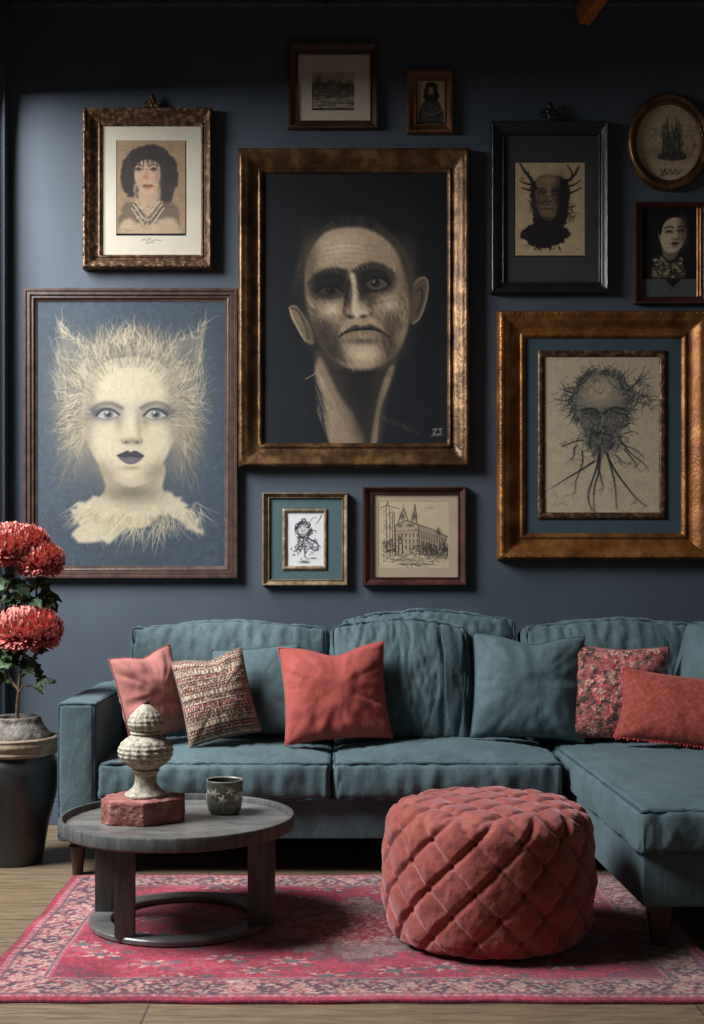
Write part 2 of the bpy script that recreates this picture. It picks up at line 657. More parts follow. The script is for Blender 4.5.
def art_big_man():
    A = Art(230, 140, 2.816, 90, 84, 618, 858, (19, 22, 26), seed=5)
    R = A.rng
    A.blob(300, 700, 300, 250, (23, 27, 33), .6)
    A.grain(.12, 1.5)
    for _ in range(220):
        A.blob(R.uniform(95, 612), R.uniform(90, 850), 1.5, 1.5, (96, 90, 80), R.uniform(.1, .5))
    skin = np.array((170, 144, 114.))
    dk = np.array((26, 24, 24.))
    hi = np.array((226, 201, 166.))
    # hair
    A.poly([(330, 205), (260, 235), (205, 300), (178, 390), (180, 470), (235, 500), (500, 440), (520, 400), (510, 340), (470, 270), (410, 220)], (32, 30, 30), .9, 22)
    for _ in range(150):
        t = math.radians(R.uniform(-175, -10))
        x, y = 350 + 165 * math.cos(t), 420 + 205 * math.sin(t)
        A.stroke([(350 + 130 * math.cos(t), 420 + 178 * math.sin(t)), (x, y), (x + R.normal(0, 8), y + 40)], (78, 68, 58), 1.6, R.uniform(.1, .4))
    # ears
    A.poly([(168, 470), (186, 466), (206, 490), (226, 520), (238, 560), (232, 576), (212, 566), (190, 530), (172, 500)], skin * .72, 1, 5)
    A.stroke([(172, 474), (190, 480), (210, 515), (222, 560)], (58, 50, 44), 6, .8)
    A.stroke([(168, 472), (186, 520), (212, 566)], hi * .85, 4, .7)
    A.poly([(516, 402), (540, 384), (556, 394), (556, 430), (545, 475), (528, 512), (510, 516), (508, 470)], skin * .55, 1, 6)
    A.stroke([(518, 408), (540, 388), (556, 400), (552, 450), (534, 500), (515, 516)], skin * .95, 5, .85)
    A.stroke([(525, 425), (540, 420), (538, 460), (522, 490)], (44, 38, 36), 7, .7)
    # neck, collar bones and shirt
    A.poly([(248, 590), (240, 640), (262, 720), (285, 855), (415, 858), (440, 740), (470, 630), (460, 590), (350, 620)], (60, 52, 46), 1, 14)
    A.poly([(252, 610), (276, 650), (310, 720), (362, 790), (372, 856), (286, 858), (266, 740), (240, 660)], skin * .86, .95, 14)
    A.poly([(462, 640), (448, 690), (424, 760), (412, 858), (396, 858), (408, 770), (424, 700), (448, 640)], skin * .9, .9, 8)
    A.blob(365, 690, 50, 85, (24, 23, 24), .92, -12)
    A.blob(372, 780, 26, 80, (34, 31, 30), .8, -4)
    A.stroke([(214, 672), (236, 660), (252, 640)], (150, 132, 108), 4, .7)
    A.stroke([(240, 690), (262, 760), (282, 850)], (120, 104, 84), 3, .6)
    for _ in range(170):
        x = R.uniform(240, 300)
        y = 640 + (x - 240) * 2.2 + R.uniform(-20, 120)
        A.stroke([(x, y), (x + 12, y + 30)], hi * R.uniform(.5, .9), 1.6, R.uniform(.1, .5))
    for _ in range(60):
        x = R.uniform(430, 530)
        A.stroke([(x, 790 + (x - 430) * .4), (x - 14, 770 + (x - 430) * .4)], (80, 72, 62), 1.4, .25)
    # head
    face = [(330, 246), (268, 262), (226, 316), (212, 380), (216, 455), (236, 530), (264, 590), (316, 634), (372, 650), (432, 630), (478, 588), (502, 520), (506, 445), (492, 378), (470, 318), (430, 274), (382, 250)]
    A.poly(face, skin, 1, 10)
    A.blob(320, 300, 70, 40, hi, .6)
    A.blob(420, 310, 60, 40, skin * .9, .5)
    A.blob(225, 350, 26, 90, skin * .5, .7)
    A.blob(500, 400, 30, 120, skin * .5, .75)
    # hollow cheeks and jaw shadow
    A.blob(262, 530, 32, 62, (78, 66, 54), .8, -14)
    A.blob(235, 500, 20, 60, (90, 76, 62), .6)
    A.blob(470, 520, 28, 70, (104, 88, 70), .7, 16)
    A.blob(440, 500, 16, 50, (90, 76, 62), .55, -20)
    A.blob(300, 605, 50, 20, (70, 60, 50), .8, 35)
    A.blob(440, 612, 50, 20, (84, 72, 58), .7, -35)
    A.blob(372, 655, 70, 12, (30, 28, 27), .7)
    # sockets
    A.poly([(226, 410), (240, 382), (280, 366), (322, 372), (334, 400), (320, 432), (285, 450), (248, 444), (228, 430)], dk, .93, 26)
    A.poly([(352, 372), (392, 352), (440, 360), (462, 388), (458, 415), (430, 436), (388, 442), (362, 425), (350, 400)], dk, .88, 28)
    A.blob(330, 440, 16, 50, (38, 34, 32), .8, 4)
    A.stroke([(222, 404), (250, 380), (290, 366), (324, 372)], (22, 21, 22), 11, .8, (.4, 1), soft=1.3)
    A.stroke([(352, 370), (385, 352), (425, 354), (462, 376)], (22, 21, 22), 11, .8, (1, .4), soft=1.3)
    # eyes
    A.poly([(250, 424), (272, 415), (302, 418), (314, 428), (290, 437), (264, 436)], (66, 57, 48), .8, 6)
    A.blob(284, 424, 13, 12, (20, 20, 22), 1, 0, 5)
    A.blob(279, 421, 3, 2.4, (110, 100, 86), .8)
    A.stroke([(246, 426), (270, 411), (304, 414), (320, 428)], (14, 14, 16), 5, .9)
    A.blob(285, 456, 34, 7, skin * .8, .7, 4)
    A.stroke([(248, 440), (285, 446), (318, 438)], (60, 52, 46), 4, .6)
    A.poly([(380, 404), (402, 390), (430, 394), (444, 408), (424, 420), (398, 420)], (104, 90, 74), .85, 6)
    A.blob(410, 403, 13, 12, (22, 22, 24), 1, 0, 5)
    A.blob(405, 399, 3.4, 3.4, (214, 204, 184), .95)
    A.stroke([(378, 405), (402, 388), (432, 391), (448, 408)], (14, 14, 16), 5, .9)
    A.blob(414, 434, 34, 6, skin * .8, .6, -6)
    A.blob(372, 430, 16, 26, dk, .8, 20)
    A.blob(395, 452, 20, 14, (48, 41, 36), .6, 30)
    A.blob(425, 456, 30, 5, (74, 62, 50), .7, -12)
    # nose
    A.poly([(338, 380), (352, 380), (362, 430), (380, 470), (384, 488), (362, 500), (346, 494), (344, 460), (346, 420)], hi * .98, .9, 8)
    A.blob(366, 430, 10, 45, (66, 56, 48), .85, -8)
    A.stroke([(334, 400), (326, 450), (322, 484), (334, 496)], (40, 36, 34), 8, .85)
    A.blob(331, 484, 10, 12, skin * .95, .7)
    A.blob(392, 482, 10, 11, skin * .8, .7)
    A.blob(342, 498, 9, 5, (18, 17, 18), .95)
    A.blob(375, 497, 10, 5, (18, 17, 18), .95)
    A.stroke([(388, 462), (402, 478), (396, 492)], (50, 43, 38), 6, .6, soft=1.2)
    # mouth turned down
    A.poly([(310, 548), (330, 532), (352, 520), (372, 524), (395, 519), (422, 532), (446, 550), (420, 540), (380, 536), (340, 542)], (60, 50, 44), .95, 5)
    A.poly([(316, 554), (345, 542), (382, 537), (418, 543), (440, 556), (404, 553), (375, 552), (345, 554)], (140, 114, 88), .9, 7)
    A.stroke([(308, 554), (318, 546), (345, 534), (372, 533), (400, 531), (425, 540), (448, 556)], (18, 17, 18), 6, 1)
    A.blob(375, 566, 52, 10, (60, 51, 44), .85)
    A.blob(382, 600, 44, 24, hi, .65)
    A.stroke([(320, 498), (306, 522), (296, 556), (300, 585)], (62, 52, 44), 13, .6, (.5, 1), soft=1.6)
    A.blob(268, 545, 34, 48, (52, 44, 38), .65, -18)
    A.blob(292, 590, 34, 26, (50, 43, 37), .6, 40)
    A.stroke([(404, 494), (430, 512), (450, 545), (454, 575)], (66, 55, 46), 13, .6, (.5, 1), soft=1.6)
    A.blob(462, 500, 22, 40, (70, 58, 48), .6, 12)
    A.blob(452, 590, 30, 36, (62, 52, 44), .55, -30)
    A.blob(432, 560, 16, 26, (84, 72, 58), .6)
    A.blob(282, 480, 30, 16, hi, .6, -20)
    A.blob(450, 465, 30, 18, hi, .55, 20)
    for k in range(5):
        A.stroke([(262, 300 + k * 14), (330, 290 + k * 14), (420, 302 + k * 14)], skin * .7, 2, .4)
    # scratched hatching
    for _ in range(1500):
        x, y = R.uniform(210, 505), R.uniform(250, 640)
        if ((x - 358) / 145) ** 2 + ((y - 446) / 195) ** 2 < 1:
            lum = A.buf[np.searchsorted(A.ys, y) - 1, np.searchsorted(A.xs, x) - 1].mean()
            an = math.radians(62 + R.normal(0, 12) + (x - 358) * .12)
            c = hi * R.uniform(.8, 1.12) if lum > 90 else (20, 19, 20)
            A.stroke([(x, y), (x + 17 * math.cos(an), y + 17 * math.sin(an))], c, 1.4, R.uniform(.08, .4))
    # monogram
    A.stroke([(570, 815), (582, 812), (571, 828), (584, 828)], (170, 160, 140), 2.4, .9, curve=False)
    A.stroke([(596, 812), (588, 814), (595, 822), (586, 830)], (170, 160, 140), 2.4, .9)
    A.stroke([(566, 832), (598, 831)], (170, 160, 140), 1.8, .7)
    A.grain(.09, 1.2)
    return A


def art_lady():
    A = Art(80, 90, 5.03, 181, 249, 530, 722, (150, 124, 96), res=2.0, seed=8)
    R = A.rng
    A.grain(.06, 2)
    dk = (62, 54, 52)
    A.poly([(350, 276), (270, 300), (215, 370), (208, 450), (232, 520), (285, 545), (420, 560), (455, 540), (490, 450), (480, 360), (430, 300)], dk, 1, 10, rough=3)
    A.poly([(420, 480), (470, 470), (460, 560), (420, 570)], dk, .9, 12)
    A.scribble(215, 300, 480, 520, 120, (86, 76, 72), 3, 36, .5)
    # shoulders
    A.poly([(195, 700), (205, 600), (270, 560), (340, 640), (420, 570), (490, 590), (500, 690), (470, 640), (400, 660), (330, 690), (240, 640)], (98, 84, 72), .8, 14, rough=4)
    A.poly([(215, 720), (240, 650), (330, 690), (440, 640), (490, 720)], (176, 152, 126), .8, 20)
    # neck + face
    A.poly([(300, 500), (300, 570), (340, 640), (385, 570), (385, 490)], (176, 146, 118), 1, 10)
    A.poly([(345, 350), (290, 370), (274, 420), (282, 470), (305, 512), (340, 530), (372, 512), (396, 468), (404, 420), (392, 372)], (184, 152, 124), 1, 9)
    A.blob(390, 440, 16, 60, (150, 120, 98), .6)
    A.blob(292, 470, 14, 40, (160, 128, 106), .5)
    for _ in range(46):
        x = R.uniform(272, 410)
        A.stroke([(x, 320), (x + R.normal(0, 5), 372 + R.normal(0, 12))], dk, 5, .85, (1, .3))
    for ex in (294, 370):
        A.blob(ex, 398, 22, 11, (110, 88, 74), .7)
        A.stroke([(ex - 17, 402), (ex, 394), (ex + 17, 401)], (40, 34, 34), 4.5, .95)
        A.blob(ex, 402, 6, 6, (36, 30, 32), .95)
        A.stroke([(ex - 22, 384), (ex, 375), (ex + 22, 383)], (56, 46, 42), 5, .85)
    A.stroke([(338, 396), (330, 430), (322, 440), (345, 444)], (120, 88, 72), 4, .7)
    A.blob(334, 436, 18, 12, (186, 112, 92), .6)
    A.poly([(312, 482), (330, 474), (342, 478), (356, 474), (372, 484), (345, 492), (328, 491)], (126, 78, 68), .9, 5)
    A.blob(342, 498, 22, 5, (150, 116, 92), .6)
    # earrings and necklaces
    for (x, y0) in [(280, 480), (398, 480)]:
        for k in range(7):
            A.blob(x + R.normal(0, 3), y0 + k * 14, 8, 7, (188, 168, 138), .75)
            A.blob(x + R.normal(0, 4) + 5, y0 + k * 14 + 6, 4, 4, (80, 70, 60), .7)
    for k in range(5):
        d = k * 17
        A.stroke([(280 - d * .3, 560 + d * .5), (340, 620 + d), (400 + d * .3, 560 + d * .5)], (184, 164, 134) if k % 2 == 0 else (92, 78, 66), 7, .85)
    A.scribble(280, 580, 400, 680, 60, (192, 174, 146), 4, 12, .7)
    A.scribble(280, 580, 400, 680, 50, (84, 72, 62), 3, 12, .7)
    A.stroke([(205, 705), (225, 698), (240, 708), (268, 704)], (88, 74, 60), 3, .7)
    A.stroke([(182, 249), (182, 722)], (96, 78, 62), 4, .7)
    A.grain(.07, 1.4)
    return A


def art_antlers():
    A = Art(500, 150, 7.04, 106, 73, 605, 742, (190, 164, 126), res=2.0, seed=9)
    R = A.rng
    A.grain(.06, 3)
    dk = (38, 34, 33)
    br = (120, 98, 74)
    # shoulders
    A.poly([(135, 588), (180, 560), (235, 515), (300, 500), (400, 500), (445, 535), (497, 590), (470, 620), (420, 660), (330, 686), (230, 680), (190, 645)], dk, 1, 8, rough=5)
    A.scribble(215, 665, 430, 690, 40, dk, 5, 24, .9, 90, 30)
    A.scribble(150, 670, 240, 690, 8, dk, 4, 30, .7, 0, 20)
    # hair and head
    A.poly([(235, 230), (215, 300), (225, 400), (240, 500), (310, 530), (440, 540), (480, 430), (490, 310), (470, 220), (420, 190), (300, 190)], dk, .96, 12, rough=4)
    A.poly([(330, 170), (275, 190), (245, 250), (250, 330), (270, 420), (305, 480), (345, 495), (385, 470), (410, 400), (425, 320), (425, 240), (395, 185)], br, 1, 12)
    A.blob(340, 205, 70, 34, (168, 140, 104), .85)
    for k in range(14):
        x = 270 + k * 12
        A.stroke([(x, 200), (x + 8, 180 + (k % 3) * 6), (x + 18, 200)], (90, 72, 54), 4, .6)
    A.blob(430, 330, 40, 130, dk, .9)
    A.blob(255, 390, 20, 80, (70, 52, 60), .7)
    A.blob(300, 270, 60, 20, (140, 115, 86), .7)
    for ex in (295, 388):
        A.blob(ex, 300, 32, 18, dk, .95)
        A.blob(ex - 4, 305, 8, 5, (150, 126, 96), .8)
    A.stroke([(262, 280), (300, 270), (330, 290)], dk, 9, .8)
    A.stroke([(360, 290), (395, 272), (425, 286)], dk, 9, .8)
    A.blob(345, 320, 14, 50, (160, 134, 102), .8)
    A.blob(340, 362, 30, 9, (50, 42, 38), .9)
    A.scribble(255, 320, 420, 400, 70, (48, 42, 40), 5, 22, .7)
    A.scribble(255, 300, 400, 400, 40, (166, 140, 106), 4, 18, .6)
    A.poly([(285, 420), (320, 400), (350, 402), (372, 418), (360, 436), (320, 440)], (136, 110, 84), 1, 6)
    A.stroke([(288, 420), (330, 412), (372, 420)], (40, 34, 34), 8, .95)
    A.blob(330, 455, 34, 16, (126, 103, 78), .85)
    A.blob(330, 482, 40, 10, dk, .7)
    # antlers
    def br_(pts, w):
        A.stroke(pts, dk, w, 1, (1.1, .45))
    br_([(250, 270), (215, 200), (175, 150), (145, 100)], 24)
    br_([(240, 240), (190, 240), (140, 215)], 15)
    br_([(235, 290), (195, 280), (155, 268)], 15)
    br_([(205, 190), (200, 165), (205, 150)], 9)
    br_([(165, 205), (150, 195)], 9)
    br_([(440, 220), (490, 210), (530, 165), (552, 118)], 24)
    br_([(510, 190), (500, 150), (470, 108)], 13)
    br_([(470, 260), (520, 245), (566, 215)], 14)
    br_([(480, 310), (525, 290), (572, 265)], 14)
    A.scribble(440, 380, 520, 490, 34, dk, 6, 34, .9)
    A.scribble(520, 440, 560, 470, 6, (90, 74, 58), 4, 30, .6)
    A.scribble(210, 340, 250, 440, 22, (80, 60, 50), 6, 26, .8)
    A.stroke([(110, 724), (600, 724)], (120, 98, 72), 3, .5)
    A.stroke([(535, 700), (550, 695), (568, 702)], (80, 66, 50), 4, .7)
    A.grain(.06, 1.4)
    return A


def art_round():
    A = Art(610, 80, 4.45, 112, 98, 424, 456, (190, 166, 134), res=2.0, seed=10)
    R = A.rng
    dk = (58, 54, 50)
    gr = (104, 98, 84)
    A.blob(265, 290, 110, 130, (180, 158, 126), .5)
    A.blob(265, 330, 90, 28, (120, 106, 84), .6)
    # towers of a monument
    A.poly([(228, 345), (236, 235), (250, 228), (256, 170), (262, 228), (288, 230), (294, 175), (300, 232), (318, 240), (326, 345)], gr, .9, 5, smooth=False)
    for x in (238, 262, 286, 308):
        A.stroke([(x, 238), (x - 2, 340)], dk, 7, .8)
    A.stroke([(256, 235), (256, 170)], dk, 5, .9)
    A.stroke([(295, 235), (296, 172)], dk, 5, .9)
    A.stroke([(300, 195), (316, 205), (322, 235)], dk, 4, .6)
    A.poly([(212, 348), (235, 322), (322, 320), (338, 350), (275, 358)], dk, .85, 6)
    A.scribble(225, 235, 330, 350, 60, (60, 58, 54), 3, 16, .7, 90, 40)
    A.scribble(170, 210, 228, 330, 46, gr, 4, 18, .6)
    A.scribble(325, 200, 395, 340, 60, (112, 92, 76), 4, 18, .55)
    A.blob(375, 290, 10, 14, (120, 70, 56), .6)
    A.scribble(130, 300, 400, 380, 40, (130, 112, 90), 3, 24, .5)
    for (x, h, b) in [(236, 205, 240), (246, 190, 240), (256, 168, 236), (276, 196, 236), (295, 172, 236), (306, 190, 240), (316, 208, 242)]:
        A.stroke([(x - 6, b), (x, h), (x + 6, b)], gr, 4, .9, curve=False)
        A.stroke([(x, h - 8), (x, h + 6)], dk, 3, .9)
    A.scribble(230, 200, 326, 345, 130, (66, 62, 56), 3, 14, .8, 90, 50)
    A.scribble(230, 200, 326, 345, 60, (150, 136, 112), 3, 12, .7, 90, 30)
    A.stroke([(250, 300), (252, 262), (262, 254), (272, 262), (274, 300)], dk, 4, .8)
    A.stroke([(284, 300), (286, 262), (296, 254), (306, 262), (308, 300)], dk, 4, .8)
    # scribbled caption
    A.stroke([(228, 395), (236, 420), (246, 392), (252, 416), (268, 398), (278, 414), (292, 396), (300, 410), (318, 400)], dk, 5, .85)
    A.stroke([(222, 425), (260, 418), (310, 416)], dk, 4, .7)
    A.stroke([(290, 442), (310, 440)], gr, 3, .7)
    A.grain(.07, 2)
    return A


def art_young_man():
    A = Art(610, 80, 4.45, 146, 560, 412, 882, (26, 25, 26), res=2.0, seed=12)
    R = A.rng
    sk = np.array((196, 174, 144.))
    A.blob(280, 620, 80, 60, (18, 17, 18), .8)
    # collar with pattern
    A.poly([(190, 880), (200, 810), (235, 775), (270, 800), (310, 790), (330, 880)], (72, 64, 54), 1, 8)
    for _ in range(90):
        A.blob(R.uniform(195, 322), R.uniform(790, 880), R.uniform(3, 7), R.uniform(3, 7), (168, 150, 118) if R.random() < .55 else (28, 26, 26), .9, 0, 4)
    A.stroke([(235, 775), (262, 812), (300, 795)], (30, 28, 28), 10, .9)
    A.poly([(238, 720), (236, 775), (265, 800), (298, 780), (305, 740)], sk * .62, 1, 8)
    A.poly([(274, 604), (242, 626), (222, 690), (228, 730), (250, 765), (282, 768), (312, 750), (334, 712), (338, 670), (330, 632), (304, 608)], sk, 1, 7)
    A.poly([(214, 668), (224, 672), (228, 705), (218, 702)], sk * .8, 1, 4)
    A.poly([(214, 672), (222, 620), (262, 582), (312, 590), (342, 640), (334, 660), (318, 622), (288, 612), (258, 622), (238, 646), (226, 690)], (24, 22, 23), 1, 7)
    A.blob(322, 640, 16, 40, (110, 94, 76), .7)
    A.blob(328, 690, 18, 60, (88, 74, 60), .8)
    A.blob(305, 690, 8, 40, (120, 102, 82), .7)
    for (ex, ey) in ((264, 676), (316, 672)):
        A.blob(ex, ey, 18, 8, (80, 66, 56), .85)
        A.stroke([(ex - 16, ey + 2), (ex, ey - 5), (ex + 14, ey + 2)], (24, 22, 23), 5, .95)
    A.stroke([(244, 660), (264, 652), (284, 658)], (34, 30, 30), 6, .9)
    A.stroke([(302, 656), (318, 650), (332, 656)], (34, 30, 30), 6, .9)
    A.blob(293, 692, 9, 22, (206, 184, 152), .7)
    A.blob(294, 708, 14, 6, (86, 70, 58), .85)
    A.poly([(272, 726), (288, 719), (306, 725), (296, 737), (282, 738)], (104, 76, 64), 1, 4)
    A.stroke([(270, 727), (288, 728), (308, 726)], (50, 38, 34), 4, .9)
    A.blob(288, 745, 16, 4, (130, 110, 88), .7)
    A.grain(.08, 1.6)
    return A


def art_roots():
    A = Art(530, 340, 4.693, 68, 76, 614, 810, (190, 170, 142), res=1.9, seed=14)
    R = A.rng
    A.grain(.05, 3)
    ink = np.array((50, 54, 54.))
    # mass of the head
    A.poly([(320, 150), (240, 190), (205, 260), (225, 340), (245, 420), (280, 490), (335, 530), (400, 500), (430, 420), (455, 340), (450, 250), (400, 180)], (116, 110, 98), .9, 22)
    A.blob(320, 245, 78, 55, (190, 168, 136), .95)
    A.blob(350, 230, 50, 40, (196, 174, 142), .7)
    # brows, eyes, nose, mouth
    A.blob(290, 350, 46, 18, ink, .9, 8)
    A.blob(395, 345, 44, 18, ink, .9, -8)
    A.stroke([(245, 330), (290, 322), (330, 345)], ink * .8, 10, .9)
    A.stroke([(345, 345), (390, 318), (445, 326)], ink * .8, 10, .9)
    for ex in (285, 395):
        A.blob(ex, 356, 17, 8, (150, 140, 122), .8)
        A.blob(ex, 355, 6, 6, (24, 26, 26), 1)
    A.stroke([(335, 345), (328, 390), (312, 402), (340, 412), (362, 400)], ink, 7, .85)
    A.blob(342, 375, 9, 26, (160, 148, 126), .8)
    A.blob(330, 440, 60, 42, (70, 72, 70), .8)
    A.stroke([(290, 446), (330, 436), (375, 448)], (28, 30, 30), 8, .9)
    A.scribble(250, 390, 430, 520, 130, ink, 4, 30, .8, 80, 50)
    A.scribble(260, 390, 420, 520, 70, (150, 144, 130), 3, 24, .7, 80, 50)
    A.scribble(230, 320, 450, 400, 60, ink, 3, 24, .7)
    A.scribble(250, 200, 400, 300, 36, (130, 114, 92), 3, 26, .6)
    A.scribble(215, 320, 455, 500, 190, ink, 3.5, 34, .7, 70, 80)
    A.scribble(215, 170, 455, 260, 70, ink * 1.2, 3, 30, .6)
    A.scribble(230, 330, 440, 480, 90, (146, 138, 122), 3, 22, .7, 60, 60)
    # tangled twigs round the head
    for _ in range(330):
        th = math.radians(R.uniform(-215, 35))
        rr = R.uniform(.92, 1.12)
        x, y = 335 + 125 * rr * math.cos(th), 300 + 145 * rr * math.sin(th)
        a = th + R.normal(0, 1.0)
        L = R.uniform(16, 48)
        A.stroke([(x, y), (x + L * .5 * math.cos(a), y + L * .5 * math.sin(a)), (x + L * math.cos(a + R.normal(0, .7)), y + L * math.sin(a + R.normal(0, .7)))], ink * R.uniform(.7, 1.5), R.uniform(2, 5.5), R.uniform(.4, .95), (1, .4))
    for _ in range(130):                             # bush at the right and the left
        x, y = R.normal(495, 38), R.normal(270, 42)
        a = math.radians(-30 + R.normal(0, 30))
        L = R.uniform(20, 60)
        A.stroke([(x, y), (x + L * math.cos(a), y + L * math.sin(a))], ink * R.uniform(.8, 1.6), R.uniform(2, 5), .75, (1, .3))
    for _ in range(70):
        x, y = R.normal(195, 26), R.normal(290, 48)
        a = math.radians(190 + R.normal(0, 40))
        L = R.uniform(16, 50)
        A.stroke([(x, y), (x + L * math.cos(a), y + L * math.sin(a))], ink * R.uniform(.8, 1.6), R.uniform(2, 4.5), .75, (1, .3))
    for (e) in [[(460, 240), (505, 190), (540, 120)], [(470, 230), (520, 185), (560, 150)], [(455, 220), (440, 160), (465, 140)], [(500, 290), (545, 300), (575, 340)], [(190, 280), (150, 285), (112, 275)], [(200, 250), (170, 235), (160, 222)], [(440, 440), (480, 430), (510, 440)], [(430, 410), (470, 390), (500, 400)]]:
        A.stroke(e, ink, 6, .9, (1.2, .3))
        for _ in range(6):
            x, y = e[1][0] + R.normal(0, 12), e[1][1] + R.normal(0, 12)
            A.stroke([(x, y), (x + R.normal(0, 26), y + R.normal(0, 26))], ink * 1.2, 2.5, .7)
    # roots
    roots = [[(325, 530), (312, 600), (285, 680), (272, 740), (290, 800)], [(330, 540), (322, 620), (300, 700), (298, 806)], [(360, 530), (380, 600), (398, 680), (404, 780)],
             [(370, 560), (410, 630), (455, 690), (500, 745), (545, 780)], [(300, 570), (240, 610), (170, 650), (108, 690)], [(250, 470), (200, 480), (150, 500), (165, 480)],
             [(430, 480), (470, 530), (520, 570), (550, 600)], [(430, 490), (480, 510), (530, 545)], [(245, 520), (245, 580), (215, 660), (210, 715)], [(210, 500), (205, 540), (195, 566)],
             [(440, 510), (480, 560), (500, 590)], [(320, 600), (335, 660), (340, 700)], [(400, 540), (420, 560), (425, 585)]]
    for k, r_ in enumerate(roots):
        A.stroke(r_, ink * .75, 7 if k < 5 else 4.5, .95, (1.4, .3))
        A.stroke([(x + 5, y) for x, y in r_], ink * 1.2, 3, .6)
        for _ in range(5):
            i = R.integers(1, len(r_))
            x, y = r_[i][0] + R.normal(0, 6), r_[i][1] + R.normal(0, 10)
            A.stroke([(x, y), (x + R.normal(0, 24), y + R.uniform(5, 34))], ink * 1.1, 2.6, .7)
    A.scribble(270, 480, 400, 560, 50, ink, 3, 40, .8, 90, 30)
    A.stroke([(100, 785), (115, 765), (130, 778), (150, 764), (175, 772)], (104, 90, 72), 3, .7)
    A.grain(.05, 1.4)
    return A


def art_sketch():
    A = Art(255, 485, 7.04, 216, 188, 486, 572, (226, 224, 222), res=2.6, seed=16)
    R = A.rng
    ink = (52, 52, 58)
    # curled hair and wide hat round a small face
    for k in range(90):
        th = R.uniform(0, 2 * PI)
        x, y = 340 + R.uniform(38, 58) * math.cos(th), 315 + R.uniform(42, 62) * math.sin(th)
        a = th + PI / 2 + R.normal(0, .5)
        L = R.uniform(14, 40)
        A.stroke([(x, y), (x + L * .5 * math.cos(a), y + L * .5 * math.sin(a)), (x + L * math.cos(a + .9), y + L * math.sin(a + .9))], ink, R.uniform(4, 10), R.uniform(.5, .95), (1, .4))
    A.blob(338, 328, 24, 28, (206, 204, 204), 1, 0, 5)
    A.blob(328, 320, 5, 4, ink, .9)
    A.blob(348, 318, 5, 4, ink, .9)
    A.stroke([(326, 345), (338, 350), (348, 343)], ink, 5, .9)
    A.stroke([(338, 322), (335, 335)], ink, 4, .6)
    A.stroke([(335, 262), (330, 245), (350, 240), (358, 262)], ink, 9, .9)
    A.stroke([(380, 275), (400, 240), (430, 225)], (120, 120, 124), 5, .8)
    A.stroke([(468, 215), (450, 250), (425, 278)], ink, 8, .85, (1, .3))
    A.stroke([(400, 320), (425, 322), (428, 335)], ink, 6, .8)
    # ruffled body
    for (e, w) in [([(300, 370), (330, 410), (290, 460), (270, 470)], 9), ([(345, 380), (335, 420), (320, 470)], 14), ([(370, 370), (350, 420), (352, 480)], 16), ([(380, 380), (420, 400), (452, 430)], 10),
                   ([(375, 400), (400, 450), (440, 460)], 12), ([(395, 390), (430, 400), (445, 440), (415, 470)], 9), ([(360, 470), (350, 500), (378, 525)], 8), ([(280, 440), (300, 420), (320, 400)], 6), ([(400, 420), (415, 440)], 14)]:
        A.stroke(e, ink, w, .92, (1, .5))
    A.scribble(285, 380, 440, 470, 60, ink, 5, 26, .75)
    A.scribble(310, 400, 420, 460, 24, (214, 212, 212), 5, 18, .8)
    for (x, y, rx, ry) in [(275, 492, 10, 6), (258, 450, 5, 8), (345, 540, 28, 9), (325, 520, 5, 5), (410, 515, 22, 5), (370, 545, 12, 5)]:
        A.blob(x, y, rx, ry, ink, .85)
    A.grain(.03, 2)
    return A


